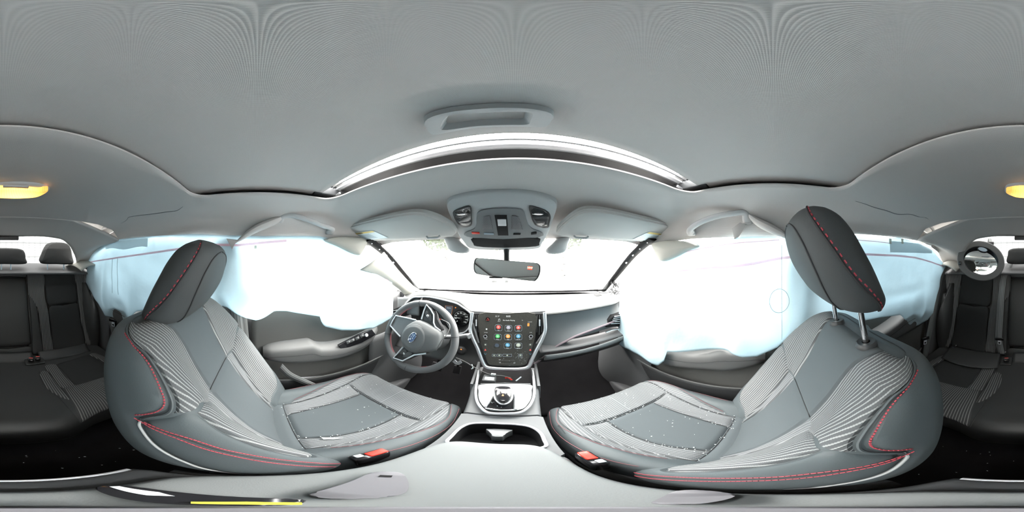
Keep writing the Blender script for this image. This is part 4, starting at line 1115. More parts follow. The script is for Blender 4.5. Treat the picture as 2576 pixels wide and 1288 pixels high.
CP = [('rib_strip', 'rear_rib_shaded', [(113, 921), (140, 917), (152, 932), (165, 948), (189, 970), (171, 974), (154, 976), (140, 960), (128, 944)], .006),
      ('centre_panel', 'rear_cloth_shaded', [(143, 917), (180, 906), (222, 894), (250, 908), (282, 926), (284, 944), (240, 957), (192, 969), (168, 946), (154, 930)], .006),
      ('rib_strip', 'rear_rib_shaded', [(225, 893), (240, 889), (262, 898), (284, 909), (286, 924), (255, 908)], .006),
      ('bolster_petal', 'rear_rib_shaded', [(100, 941), (108, 934), (119, 936), (131, 950), (146, 970), (162, 988), (176, 1005), (160, 1003), (140, 994), (120, 980), (106, 960)], .010)]
for nm, mt, px, h in CP:
    L = [on_cush(*p) for p in px]
    build(nm, pad(L, (0, .06, 1), h), mt, cu, clean=False)
    build(nm, pad(mirx(L), (0, .06, 1), h), mt, cu, clean=False)
# ribbed front section wraps over the front roll
L0 = [on_cush(154, 977), on_cush(175, 1003), on_cush(195, 1030)]
xa = uv_ = None
def front_rib(s):
    def fn(a, b):
        bb = lerp(.585, .945, b)
        xi = interp([(.58, -.225), (.80, -.205), (.90, -.190), (.95, -.185)], bb)[0]; xo = interp([(.58, -.47), (.80, -.50), (.95, -.52)], bb)[0]
        x = lerp(xi, xo, a); bow = .035*(1-b)*(abs(a-.5)*2)**2*0
        p = cush((x+.632)/1.264, bb); n = normal_of(cush, (x+.632)/1.264, bb, .004); n = n if n.z > 0 or n.y > 0 else -n
        k = min(1, min(a, 1-a)/.06)*min(1, min(b, 1-b)/.06)
        p = p+n*(.008*k-.002)
        return V(s*-p.x, p.y, p.z)
    return Geo().grid(fn, 36, 40)
for s in (-1, 1): build('front_panel', front_rib(s), 'rear_rib_shaded', cu, clean=False)
for s in (-1, 1):
    c = [V(s*x, 0, 0) for x in ()]
    pts = [cush(.5+s*(.082+.012*k/9)/.632, lerp(.30, .93, k/9))+V(0, .002, .0015) for k in range(10)]
    build('seam', Geo().tube(cr(pts, 4), .0016, 5), 'dark_seam', cu)
# vinyl apron with press studs along the foot of the backrest
for x0, x1 in ((-.545, -.195), (-.155, .115)):
    g = Geo().grid(lambda a, b: V(lerp(x0, x1, a), -1.048+.085*b, -.712-.035*b+.004*math.sin(PI*b)), 16, 6)
    ap = build('apron', g, 'rear_leather_shaded', rs, thick=.006, offset=1)
    for f in (.12, .88) if x0 < -.3 else (.5,):
        build('press_stud', Geo().lathe([(.0001, .004), (.005, .003), (.006, 0)], (lerp(x0, x1, f), -1.0, -.730), (0, .4, 1), 12), 'satin_silver', ap, label='metal press stud')
# black flap over the child seat anchors on the passenger side
fl = build('anchor_flap', Geo().grid(lambda a, b: V(lerp(.20, .545, a)-.01*b, lerp(-1.03, -.875, b)+.03*math.sin(PI*a)*b, -.716-.016*b+.006*math.sin(PI*b)), 24, 12), 'rear_leather_shaded', rs, thick=.006, offset=1, label='black flap folded over the cushion')
for x in (.275, .43): build('hook_strip', Geo().box((x, -.925, -.722), (.065, .018, .003), rot=(.1, 0, 0)), 'rubber', fl)
for x in (.19, .535):
    build('anchor_bracket', Geo().tube([(x-.022, -1.05, -.70), (x-.02, -1.02, -.712), (x+.02, -1.02, -.712), (x+.022, -1.05, -.70)], .006, 8), 'black_gloss', rs)
# --- buckles
def buckle(name_label, pts, group=None, red_l=.03, tilt=0.5):
    t = thing('seat_belt_buckle', name_label, 'seat belt buckle', pts[0])
    c = Vector(pts[0])
    R = Matrix.Rotation(pts[1], 3, 'Z') @ Matrix.Rotation(tilt, 3, 'X')
    build('buckle_body', Geo().box(c, (.034, .075, .024), rot=R, bev=.006), 'black_gloss', t)
    build('release_button', Geo().box(c+R @ V(0, .014, .0095), (.025, .045, .010), rot=R, bev=.004), 'buckle_red', t, label='red release button')
    build('buckle_slot', Geo().box(c+R @ V(0, -.018, .0105), (.024, .012, .006), rot=R, bev=.002), 'satin_silver', t)
    return t
b1 = on_cush(78, 913); b2 = on_cush(95, 909); b3 = on_cush(2531, 912)
buckle('red rear buckle nearer the bench centre, in the pair by the driver side seat', (b1+V(0, 0, .018), -.25), tilt=.9)
buckle('red rear buckle nearer the door, in the pair by the driver side seat', (b2+V(0, 0, .018), -.2), tilt=.9)
buckle('single red rear buckle beside the black anchor flap', (b3+V(0, 0, .016), .25), tilt=.9)
for nm, pts in (('buckle_well', (ctr([b1, b2])+V(0, -.01, .002), .12)), ('buckle_well', (b3+V(0, -.01, .002), .07))):
    build(nm, Geo().box(pts[0], (pts[1], .09, .02), bev=.008), 'rear_leather_shaded', rs)
# --- rear belts
def belt(lab, path, w_, across, tongue, tdir):
    t = thing('seat_belt', lab, 'seat belt', tuple(path[0]))
    build('webbing', Geo().ribbon(cr(path, 8), across, w_), 'belt_web', t, thick=.0015)
    if tongue is not None:
        c = Vector(tongue); ex = Vector(across).normalized(); ey = Vector(tdir).normalized(); ez = ex.cross(ey)
        R = Matrix((ex, ey, ez)).transposed()
        tg = build('tongue', Geo().box(c, (w_*1.25, .022, .010), rot=R, bev=.004), 'black_gloss', t)
        g = Geo(); o = c+ey*.028
        g.box(o, (.022, .034, .003), rot=R, bev=.001)
        build('latch_plate', g, 'satin_silver', tg, label='metal latch plate')
        build('latch_hole', Geo().box(o+ey*.004, (.012, .012, .0045), rot=R), 'black_matte', tg)
    return t
def bq(px, py, d=.03): return bp_(px, py, d)
belt('grey centre seat belt hanging down the seat back beside the child mirror', [P(2555, 640, y=-1.36), P(2537, 672, y=-1.26), bq(2526, 692, .03), bq(2519, 740), bq(2515, 800), bq(2512, 850, .035), bq(2516, 878, .03), bq(2520, 892, .02)], .046, (1, 0, 0), bq(2514, 853, .045), (0, 0, -1))
belt('grey outer seat belt beside the child mirror running down to the rear passenger side sill', [P(2382, 668, x=.62), P(2366, 700, x=.625), P(2356, 750, x=.63), P(2346, 800, x=.635), P(2335, 850, x=.64), P(2328, 890, x=.65), P(2324, 920, x=.66)], .046, (.35, 1, 0), P(2328, 852, x=.625), (0, .1, -1))
belt('grey outer seat belt behind the driver side curtain airbag', [P(222, 655, x=-.64), P(232, 700, x=-.645), P(255, 760, x=-.65), P(275, 800, x=-.65), P(288, 840, x=-.655), P(296, 880, x=-.66)], .046, (-.35, 1, 0), P(284, 806, x=-.63), (0, .1, -1))
# --- child view mirror strapped to the passenger side head restraint
cm = thing('child_mirror', 'oval grey framed child view mirror strapped over the rear passenger head restraint', 'mirror', tuple(P(2467, 704, y=-1.08)))
cc = P(2467, 656, y=-1.07); nrm = (V(0, 0, 0)-cc).normalized(); nrm = (nrm+V(.05, .1, .05)).normalized()
ex = V(-1, 0, 0); ex = (ex-nrm*ex.dot(nrm)).normalized(); ey = V(0, 0, 1); ey = (ey-nrm*ey.dot(nrm)-ex*ey.dot(ex)).normalized()
def ell(k, rx, ry, cx_=0, cy_=0, tilt=-.25, n=56):
    o = []
    for i in range(n):
        a = 2*PI*i/n; x, y = rx*math.cos(a), ry*math.sin(a)
        x, y = x*math.cos(tilt)-y*math.sin(tilt), x*math.sin(tilt)+y*math.cos(tilt)
        o.append(cc+ex*(x+cx_)+ey*(y+cy_)+nrm*k)
    return o
def rings(rows, cap=True):
    k = len(rows[0]); g = Geo(); g.add([p for r_ in rows for p in r_], [(j*k+i, j*k+(i+1) % k, (j+1)*k+(i+1) % k, (j+1)*k+i) for j in range(len(rows)-1) for i in range(k)]+([tuple(range(k))] if cap else []))
    return g
build('frame', rings([ell(-.03, .06, .05), ell(-.028, .13, .105), ell(-.012, .163, .133), ell(.0, .166, .136), ell(.008, .160, .131), ell(.008, .124, .098, .0, .0), ell(.002, .120, .094)]), 'door_grey', cm)
build('inner_shell', rings([ell(.003, .124, .098), ell(-.006, .119, .091, .0, -.004), ell(-.012, .117, .080, .0, -.012), ell(-.0145, .114, .077, 0, -.013)], False), 'black_gloss', cm)
L = ell(-.013, .116, .079, 0, -.0125); g = Geo().add([ctr(L)-nrm*-.002]+L, [(0, i+1, (i+1) % 56+1) for i in range(56)])
build('mirror_face', g, 'mirror_glass', cm)
build('sensor_window', rings([ell(.002, .040, .022, .012, .080), ell(.004, .036, .019, .012, .080)], True), 'black_gloss', cm)
L = ell(.005, .032, .013, .012, .078); build('night_light', Geo().add(L, [tuple(range(56))]), 'fabric_ink', cm)
build('side_switch', Geo().box(cc-ex*.142+nrm*.010+ey*-.02, (.018, .012, .024), bev=.003), 'black_gloss', cm)
build('strap_clip', Geo().box(P(2492, 612, y=-1.12), (.05, .03, .02), bev=.004), 'black_gloss', cm)
build('strap', Geo().ribbon(cr([P(2492, 612, y=-1.12), P(2490, 600, y=-1.2), P(2488, 612, y=-1.30)], 6), (1, 0, 0), .025), 'belt_web', cm, thick=.002)
# =================================================================== dashboard, screen, instruments, steering wheel, centre console
da = thing('dashboard', 'grey dashboard with a pale sunlit top pad and dark glove box', 'dashboard', (0, .95, -.6))
LIP = [(-.68, .84, -.295), (-.56, .82, -.265), (-.53, .79, -.240), (-.43, .785, -.221), (-.33, .785, -.226), (-.25, .79, -.238), (-.17, .78, -.286), (-.08, .78, -.290), (.05, .78, -.290), (.2, .78, -.291), (.37, .78, -.288), (.57, .785, -.286), (.68, .83, -.283)]
def lip(x): return interp(LIP, x)
def pad_top(a, b):
    x = lerp(-.66, .66, a); ly, lz = lip(x); yb = 1.10-.12*(x/.66)**2
    rows = [(0, yb, -.268, 0), (.12, yb-.05, -.255, 0), (.5, (ly+yb)/2, lerp(lz, -.255, .45)+.012, 0), (.85, ly+.02, lz+.006, 0), (.92, ly+.004, lz-.001, 0), (.96, ly+.001, lz-.010, 0), (1, ly+.03, lz-.022, 0)]
    y, z, _ = interp(rows, b); return V(x, y, z)
build('top_pad', Geo().grid(pad_top, 90, 40), 'dash_pad', da)
build('defroster_seam', Geo().tube([pad_top(k/40, .14)+V(0, 0, .001) for k in range(41)], .0022, 5), 'dark_seam', da)
build('demister_grille', Geo().grid(lambda a, b: pad_top(.9+.035*a, .25+.25*b)+V(0, 0, .0025), 4, 6), 'black_matte', da)
build('demister_grille', Geo().grid(lambda a, b: pad_top(.085+.03*a, .25+.2*b)+V(0, 0, .0025), 4, 6), 'black_matte', da)
# passenger fascia down to the stitched swoop
SW = [(.125, -.600), (.158, -.569), (.20, -.520), (.235, -.487), (.29, -.457), (.338, -.437), (.43, -.417), (.528, -.402), (.66, -.385)]
def fas(a, b):
    x = lerp(.128, .66, a); zs = interp(SW, x)[0]; ly, lz = lip(x)
    z = lerp(lz-.018, zs, b); return V(x, ly+.028-.045*b+.012*math.sin(PI*b)-.03*max(0, (.2-x)/.08)*0, z)
build('fascia', Geo().grid(fas, 50, 24), 'dash_skin', da)
c = [fas(k/40, 1.0)+V(0, -.003, 0) for k in range(41)]
build('swoop_trim', Geo().tube(c, .006, 8), 'mauve_trim', da, label='mauve stitched edge')
build('under_swoop', Geo().grid(lambda a, b: fas(a, 1.0)+V(0, .012+.01*b, -.002-lerp(.0, .055*a**.8, b)), 40, 4), 'dash_skin', da)
def shelf(a, b):
    x = lerp(.15, .64, a); zs = interp(SW, x)[0]
    return V(x, lerp(.80, .725, b), lerp(-.47, -.485, b)-.01*(1-a))
build('shelf', Geo().grid(shelf, 30, 4), 'charcoal_plastic', da, thick=.004)
def glove(a, b):
    x = lerp(.17, .63, a); top = -.488-.025*(1-a); bot = interp([(.17, -.560), (.3, -.545), (.45, -.538), (.63, -.532)], x)[0]
    return V(x, .722-.012*math.sin(PI*a)-.006*math.sin(PI*b)+.018*b**3, lerp(top, bot, b))
build('glove_box', Geo().grid(glove, 40, 12), 'dash_skin', da, thick=.012, label='grey glove box lid')
build('lower_panel', Geo().grid(lambda a, b: V(lerp(.15, .64, a), .735+.06*b, -.545-.07*b+.015*a), 20, 6), 'dark_plastic', da, thick=.006)
# passenger end vent
FV = lambda px, py: P(px, py, y=.765)
vt = build('side_vent', Geo().prism([FV(*p) for p in [(1526, 824), (1531, 806), (1543, 795), (1575, 788), (1575, 820)]], (0, .05, 0), .003), 'black_matte', da, label='dark side air vent with bright bars')
for k in range(5):
    t = k/4; a = FV(1545-9*t, 796+18*t); b = FV(1575, 792+20*t)
    build('vane', Geo().tube([a+V(0, -.003, 0), b+V(0, -.003, 0)], .0035 if k in (0,) else .0022, 6), 'satin_silver', vt)
build('vent_trim', Geo().tube([FV(1524, 836), FV(1540, 830), FV(1576, 824)], .007, 8, flat=.6), 'silver', vt, label='silver lower trim bar')
vd = build('side_vent', Geo().prism([P(x, y, y=.80) for x, y in [(985, 806), (990, 778), (1004, 772), (1012, 790), (1003, 806)]], (0, .04, 0), .003), 'black_matte', da, label='dark vent behind the steering wheel')
for k in range(4): build('vane', Geo().tube([P(988, 800-6*k, y=.795), P(1006, 797-6*k, y=.795)], .002, 6), 'satin_silver', vd)
# driver side lower panels
def knee(a, b):
    x = lerp(-.64, -.135, a); z = lerp(-.445, -.62, b); return V(x, .80-.05*b+.03*math.sin(PI*b), z)
build('knee_panel', Geo().grid(knee, 24, 16), 'charcoal_plastic', da, thick=.01)
build('corner_panel', Geo().grid(lambda a, b: V(lerp(-.69, -.50, a), lerp(.83, .80, a), lerp(-.285, -.40, b)+.03*a), 8, 8), 'dash_skin', da, thick=.01)
# silver loop around screen and vents
LV = V(0, .715, -.27); 
SPp, SPn = V(0, .72, -.272), V(0, -.253, .060).normalized()   # screen plane: its top leans away
def spn(): return V(0, -.255, .060).normalized()
Sx, Sy = V(1, 0, 0), (V(0, .72, -.272)-V(0, .66, -.527)).normalized()
SN = Sx.cross(Sy)          # towards the seats
def sp(px, py, d=0.0): return PL(px, py, SPp+SN*d, SN)
lo = cr([sp(x, y, .004) for x, y in [(1188, 786), (1185, 810), (1183, 830), (1190, 852), (1202, 878), (1212, 905), (1222, 922), (1240, 926), (1275, 928), (1315, 927), (1330, 921), (1338, 905), (1350, 880), (1363, 855), (1371, 832), (1371, 808), (1370, 786)]], 6)
build('bezel_loop', Geo().tube(lo, .008, 10), 'silver', da, label='silver loop around the screen')
build('bezel_underside', Geo().tube([p+V(0, .012, -.012) for p in lo[30:-30]], .011, 8), 'mauve_trim', da)
build('centre_stack', Geo().prism([sp(x, y, -.012) for x, y in [(1186, 782), (1372, 782), (1372, 832), (1352, 880), (1332, 922), (1222, 923), (1205, 880), (1184, 832)]], -SN*.05, .002), 'charcoal_plastic', da)
for sgn_, pts in ((-1, [(1190, 790), (1206, 790), (1204, 862), (1191, 835)]), (1, [(1347, 790), (1368, 790), (1368, 838), (1350, 862)])):
    v_ = build('centre_vent', Geo().prism([sp(x, y, -.006) for x, y in pts], -SN*.012), 'black_matte', da, label='dark upright air vent beside the screen')
    for k in range(3):
        x0 = lerp(pts[0][0], pts[1][0], .2+.3*k)
        build('vane', Geo().tube([sp(x0, 793, -.004), sp(x0-1*sgn_, 836 if k != 1 else 842, -.004)], .0022, 6), 'charcoal_plastic', v_)
    xc = (pts[0][0]+pts[1][0])/2
    build('vent_tab', Geo().tube([sp(xc, 804, .001), sp(xc, 820, .001)], .0035, 8), 'satin_silver', v_)
    build('vent_foot', Geo().tube([sp(pts[3][0]-2, pts[3][1]-22, -.002), sp(pts[2][0], pts[2][1], -.002)] if sgn_ < 0 else [sp(pts[2][0]+2, pts[2][1]-4, -.002), sp(pts[3][0], pts[3][1]+2, -.002)], .005, 8), 'mid_plastic', v_)
# ---- touch screen
ts = thing('touchscreen', 'tall dusty touchscreen showing app icons in the centre of the dashboard', 'screen', tuple(sp(1275, 918)))
def dusty(nt, b):
    t = N(nt, 'ShaderNodeTexCoord'); n = N(nt, 'ShaderNodeTexNoise'); n.inputs['Scale'].default_value = 900; n.inputs['Detail'].default_value = 2
    nt.links.new(t.outputs['Object'], n.inputs[0]); r = N(nt, 'ShaderNodeMapRange'); r.inputs[1].default_value = .55; r.inputs[2].default_value = .75
    nt.links.new(n.outputs[0], r.inputs[0]); mx = N(nt, 'ShaderNodeMix', data_type='RGBA'); mx.inputs[6].default_value = (.060, .058, .052, 1); mx.inputs[7].default_value = (.17, .165, .14, 1)
    nt.links.new(r.outputs[0], mx.inputs[0]); nt.links.new(mx.outputs[2], b.inputs['Base Color'])
mat('screen_glass', (.03, .03, .03), .42, spec=.35, build=dusty)
gl = build('screen_glass', Geo().prism(cr([sp(x, y, .001) for x, y in [(1206, 789), (1275, 788), (1346, 789), (1347, 835), (1341, 868), (1332, 895), (1324, 914), (1316, 919), (1275, 920), (1236, 918), (1227, 912), (1219, 890), (1209, 862), (1205, 830)]], 3, True), -SN*.010), 'screen_glass', ts)
def lit(name, col, s): return mat(name, [c*.8 for c in col], .5, emit=col, estr=s*.6)
lit('lit_white', (.75, .78, .76), .45); lit('lit_red', (.85, .12, .10), .35); lit('lit_orange', (.95, .35, .08), .4); lit('lit_green', (.10, .62, .18), .35); lit('lit_blue', (.12, .40, .60), .35)
lit('lit_grey', (.45, .42, .50), .25); lit('lit_dark', (.10, .13, .17), .2); lit('lit_pale', (.55, .60, .50), .25)
px1 = (sp(1276, 850)-sp(1275, 850)).length
def stext(s, px, py, hpx, m, par=gl, nm='screen_text', d=.0022):
    build(nm, text_geo(s, px1*hpx*1.35, sp(px, py, d), Sx, Sy), m, par, smooth=False, clean=False)
def disc(px, py, rpx, m, nm, d=.0018, par=gl, ry=None):
    c = sp(px, py, d); r = px1*rpx
    return build(nm, Geo().add([c+Sx*r*math.cos(2*PI*k/28)+Sy*(ry or 1)*r*math.sin(2*PI*k/28) for k in range(28)], [tuple(range(28))]), m, par)
def rframe(px, py, wpx, hpx, m, nm, par=gl, d=.0016, th=.00055):
    c = sp(px, py, d); L = [c+Sx*a*px1+Sy*b*px1 for a, b in rrect(0, 0, wpx, hpx, min(wpx, hpx)*.22, 4)]
    return build(nm, Geo().tube(L, th, 5, True), m, par)
stext('51 F', 1251, 796, 4.2, 'lit_white'); stext('8:05', 1279, 796, 4.8, 'lit_white'); stext('No Audio Playing', 1280, 806, 3.2, 'lit_white'); stext('>', 1314, 806, 3.6, 'lit_white')
stext('PASSENGER', 1333, 810, 1.6, 'lit_white'); 
# note symbol
g = Geo(); 
for dx in (-1.8, 1.8): g.tube([sp(1256+dx, 808, .002), sp(1256+dx, 803, .002)], .0004, 4); g.ball(sp(1255+dx, 808.5, .002), .0011, 8)
g.tube([sp(1254.2, 803, .002), sp(1257.8, 802.4, .002)], .0007, 4)
build('note_icon', g, 'lit_white', gl)
icons = [(1254, 824, 'lit_red', 'Map'), (1279, 825, 'lit_grey', 'Radio'), (1304, 825, 'lit_red', 'Media'), (1252, 847, 'lit_green', 'Phone'), (1278, 847, 'lit_orange', 'Apps'), (1304, 847, 'lit_blue', 'Car Info'),
         (1250, 870, 'lit_dark', ''), (1277, 869, 'lit_blue', 'Radio'), (1304, 869, 'lit_pale', 'Settings')]
for x, y, m, s in icons:
    t = rframe(x, y+1, 18, 17, 'fabric_ink' if s else 'charcoal_plastic', 'icon_frame')
    disc(x, y-1, 5.6, m, 'icon_disc')
    if s:
        stext(s, x, y+7, 2.0, 'lit_white')
        g = Geo(); r_ = random.Random(x)
        for k in range(3): g.tube([sp(x-2.5, y-2.5+k*1.6, .0026), sp(x+1.5+r_.random()*1.5, y-2.5+k*1.6, .0026)], .0004, 4)
        build('icon_mark', g, 'lit_white', gl)
for sx, wd1, wd2 in ((1222, 'VOLUME', 'POWER'), (1335, 'TUNE', 'SELECT')):
    k_ = build('knob', Geo().lathe([(.0001, .012), (.0055, .0118), (.0062, .0095), (.0088, .0095), (.0096, .006), (.0100, 0)], sp(sx, 845, .001), SN, 28), 'black_gloss', gl, label='black knob with a pale ring')
    build('knob_ring', Geo().lathe([(.0058, .0125), (.0085, .0125), (.0088, .011), (.0058, .011)], sp(sx, 845, .001), SN, 28), 'silver', k_)
    stext(wd1, sx, 836.5, 1.7, 'lit_white'); stext(wd2, sx, 853, 1.7, 'lit_white')
hz = disc(1227, 803, 6, 'black_gloss', 'hazard_button'); g = Geo()
g.tube([sp(1227, 800, .003), sp(1223.7, 805.5, .003), sp(1230.3, 805.5, .003)], .0007, 5, True); build('hazard_mark', g, 'lit_red', gl)
disc(1224, 828, 2.2, 'lit_white', 'home_button')
build('airbag_warning', Geo().add([sp(1327, 813, .002), sp(1332, 813, .002), sp(1331.5, 820.5, .002), sp(1326.5, 820.5, .002)], [(0, 1, 2, 3)]), 'lit_orange', gl, label='lit orange passenger airbag sign')
for sx in (1221, 1334):
    c_ = [(sx, 877.3), (sx-2.8, 882), (sx+2.8, 882)]; build('temperature_up', Geo().add([sp(*p, .002) for p in c_], [(0, 1, 2)]), 'lit_red', gl)
    build('temperature_down', Geo().tube([sp(sx-3, 889, .002), sp(sx, 892, .002), sp(sx+3, 889, .002)], .0005, 4), 'lit_blue', gl)
    rframe(sx, 867, 7, 7, 'mid_plastic', 'side_button'); disc(sx, 867, 2, 'lit_pale', 'side_icon')
for x, y, w_ in ((1243, 894, 10), (1256, 894, 11), (1276, 894, 22), (1309, 894, 9)):
    rframe(x, y, w_, 7.5, 'fabric_ink', 'menu_button'); disc(x, y, 2.2, 'lit_pale', 'menu_icon')
stext('OFF', 1257, 905, 2.0, 'lit_white'); stext('LO', 1258, 912, 2.6, 'lit_white'); stext('LO', 1294, 913, 2.6, 'lit_white')
rframe(1275, 911, 38, 11, 'mid_plastic', 'climate_bar', th=.0003)
g = Geo(); r = random.Random(9)
for k in range(70):
    p = sp(r.gauss(1308, 18), r.gauss(902, 12), .002)
    g.ball(p, r.uniform(.0004, .0011), 5)
o = build('dust_specks', g, 'label_pale', gl); o['kind'] = 'stuff'
# ---- instrument cluster
ic = thing('instrument_cluster', 'dark instrument cluster with a round dial under a silver edged hood', 'instruments', tuple(P(1130, 800, y=.86)))
hood_px = [(1006, 800), (1012, 776), (1036, 750), (1056, 747), (1078, 747), (1110, 753), (1146, 762), (1166, 774), (1184, 789), (1185, 806), (1180, 824), (1168, 836), (1150, 840), (1110, 842)]
Lh = cr([P(x, y, y=.775) for x, y in hood_px], 5)
cH = ctr(Lh)
g = Geo(); rows = [[p+V(0, dy, 0)+(cH-p)*k for p in Lh] for dy, k in ((.0, -.05), (-.004, 0), (.02, .05), (.10, .10))]
n = len(Lh); g.add([p for r_ in rows for p in r_], [(j*n+i, j*n+i+1, (j+1)*n+i+1, (j+1)*n+i) for j in range(3) for i in range(n-1)])
build('hood', g, 'dark_plastic', ic, thick=.004)
build('hood_edge', Geo().tube(Lh, .0045, 8), 'satin_silver', ic, label='silver hood edge')
CY = .87
build('backplate', Geo().prism([P(x, y, y=CY) for x, y in [(1030, 762), (1085, 754), (1150, 764), (1180, 785), (1182, 812), (1168, 832), (1040, 830)]], (0, .01, 0)), 'dark_plastic', ic)
def dial(px, py, r, nums, frac, nm, lab):
    c = P(px, py, y=CY-.006); d = build(nm, Geo().lathe([(.0001, 0), (r*.97, 0), (r, .004), (r*1.04, .004), (r*1.05, -.004)], c, (0, -1, .0), 40), 'black_gloss', ic, label=lab)
    g = Geo()
    for k in range(33):
        a = math.radians(225-270*k/32); u = V(math.cos(a), 0, math.sin(a)); L_ = .12 if k % 4 == 0 else .06
        g.tube([c+u*r*.92+V(0, -.002, 0), c+u*r*(.92-L_)+V(0, -.002, 0)], r*.012, 4)
    build('scale', g, 'lit_white', d)
    for k, s in enumerate(nums):
        a = math.radians(225-270*k/(len(nums)-1)); u = V(math.cos(a), 0, math.sin(a))
        build('numeral', text_geo(s, r*.24, c+u*r*.68+V(0, -.002, 0), (1, 0, 0), (0, 0, 1)), 'lit_white', d, smooth=False, clean=False)
    a = math.radians(225-270*frac); u = V(math.cos(a), 0, math.sin(a))
    build('needle', Geo().tube([c-u*r*.1+V(0, -.005, 0), c+u*r*.85+V(0, -.005, 0)], r*.025, 6), 'lit_white', d, label='pale needle')
    build('needle_hub', Geo().lathe([(.0001, .008), (r*.14, .007), (r*.15, 0)], c, (0, -1, 0), 20), 'dark_plastic', d)
dial(1160, 800, .047, ['0', '20', '40', '60', '80', '100', '120', '140', '160'], .17, 'speed_dial', 'round dark speed dial with white numerals')
dial(1082, 800, .047, ['0', '1', '2', '3', '4', '5', '6', '7', '8'], 0, 'rev_dial', 'round dark rev dial partly behind the wheel')
L = [P(x, y, y=CY-.004) for x, y in [(1120, 769), (1139, 770), (1136, 791), (1121, 791)]]
ds = build('info_display', Geo().add(L, [(0, 1, 2, 3)]), 'lit_dark', ic, label='small grey display in the cluster')
build('display_edge', Geo().tube(L, .0008, 5, True), 'lit_orange', ds)
build('display_text', text_geo('CHECK', .007, P(1129, 775, y=CY-.006), (1, 0, 0), (0, 0, 1)), 'lit_white', ds, smooth=False, clean=False)
build('warning_light', Geo().ball(P(1146, 774, y=CY-.006), .004, 10), 'lit_orange', ic, label='lit orange warning light')
build('turn_light', Geo().ball(P(1107, 803, y=CY-.05), .004, 10), 'lit_red', ic, label='lit red warning light')
# ---- start button and column stalk
sb = build('start_button', Geo().lathe([(.0001, .010), (.012, .010), (.013, .007), (.019, .006), (.022, .002), (.028, 0)], P(1160, 882, y=.755), (0, -1, .25), 28), 'dark_plastic', da, label='round start button with an amber light')
build('start_light', Geo().ball(P(1160, 879, y=.742), .0045, 10, (1, .4, 1)), 'lit_orange', sb)
# ---- steering wheel
sw = thing('steering_wheel', 'dark leather steering wheel turned a quarter turn, with red stitching and silver spokes', 'steering wheel', tuple(P(1064, 900, y=.62)))
wc = P(1052, 847, y=.578); wn = V(.03, -.91, .41).normalized()   # towards the driver
wx = V(1, 0, 0); wx = (wx-wn*wx.dot(wn)).normalized(); wy = wn.cross(wx)
def wp(px, py, d=0.0): return PL(px, py, wc+wn*d, wn)
R_ = .1635
ring = [wc+wx*R_*math.cos(2*PI*k/96)+wy*R_*math.sin(2*PI*k/96) for k in range(96)]
g = Geo()
vs = []; NR = 14
for k in range(96):
    a = 2*PI*k/96; u = wx*math.cos(a)+wy*math.sin(a)
    fat = 1.0+.18*math.exp(-(((a-math.radians(40)+PI) % (2*PI)-PI)/.35)**2)+.18*math.exp(-(((a-math.radians(110+160)+PI) % (2*PI)-PI)/.35)**2)
    for j in range(NR):
        b = 2*PI*j/NR; vs.append(wc+u*(R_+.0155*fat*math.cos(b))+wn*.0175*math.sin(b))
g.add(vs, [(k*NR+j, k*NR+(j+1) % NR, ((k+1) % 96)*NR+(j+1) % NR, ((k+1) % 96)*NR+j) for k in range(96) for j in range(NR)])
rim = build('rim', g, 'wheel_leather', sw)
for a in (12, 100, 192, 268): # seams of the leather
    a = math.radians(a); u = wx*math.cos(a)+wy*math.sin(a)
    build('rim_seam', Geo().tube([wc+u*(R_+.0162*math.cos(2*PI*j/16))+wn*.0182*math.sin(2*PI*j/16) for j in range(16)], .0009, 5, True), 'dark_seam', rim)
for a0, a1 in ((120, 170), (190, 232), (10, 40), (282, 300)):
    g = Geo()
    for k in range(int(abs(a1-a0)*.8)):
        a = math.radians(a0+k/.8); u = wx*math.cos(a)+wy*math.sin(a)
        g.tube([wc+u*(R_-.0155)+wn*.004, wc+u*(R_-.0162)+wn*-.004+ (wx*-math.sin(a)+wy*math.cos(a))*.0015], .0006, 4)
    build('stitching', g, 'red_thread', rim, label='red stitching', clean=False)
# hub and airbag cover
hub = cr([wp(x, y, .030) for x, y in [(1047, 806), (1068, 810), (1090, 823), (1107, 835), (1111, 850), (1106, 868), (1090, 882), (1060, 888), (1038, 888), (1018, 876), (1009, 856), (1011, 838), (1024, 818)]], 5, True)
c = ctr(hub); n = len(hub)
g = Geo(); rows = [[lerp(p, c, k)+wn*d for p in hub] for k, d in ((.10, -.045), (.0, -.028), (-.01, -.010), (.03, .002), (.12, .010), (.4, .017), (.7, .020), (1, .021))]
g.add([p for r_ in rows for p in r_], [(j*n+i, j*n+(i+1) % n, (j+1)*n+(i+1) % n, (j+1)*n+i) for j in range(len(rows)-1) for i in range(n)])
hb_ = build('hub_cover', g, 'hub_plastic', sw)
bc_ = wp(1040, 849, .046)
bx = (wx*math.cos(math.radians(72))+wy*math.sin(math.radians(72))); by = wn.cross(bx)
build('boss', Geo().lathe([(.0001, .006), (.045, .006), (.052, .005), (.056, .001), (.060, .000), (.062, -.004), (.064, -.012)], bc_, wn, 48), 'hub_plastic', hb_)
def el(rx, ry, d, n=40): return [bc_+bx*rx*math.cos(2*PI*k/n)+by*ry*math.sin(2*PI*k/n)+wn*d for k in range(n)]
g = Geo(); rows = [el(.027, .0155, .006), el(.027, .0155, .010), el(.0255, .014, .011), el(.024, .0128, .0095)]
em = build('emblem', rings(rows, False), 'chrome', hb_, label='oval blue badge with silver stars')
g = Geo().add(el(.0245, .0132, .0092), [tuple(range(40))]); build('emblem_field', g, 'emblem_blue', em)
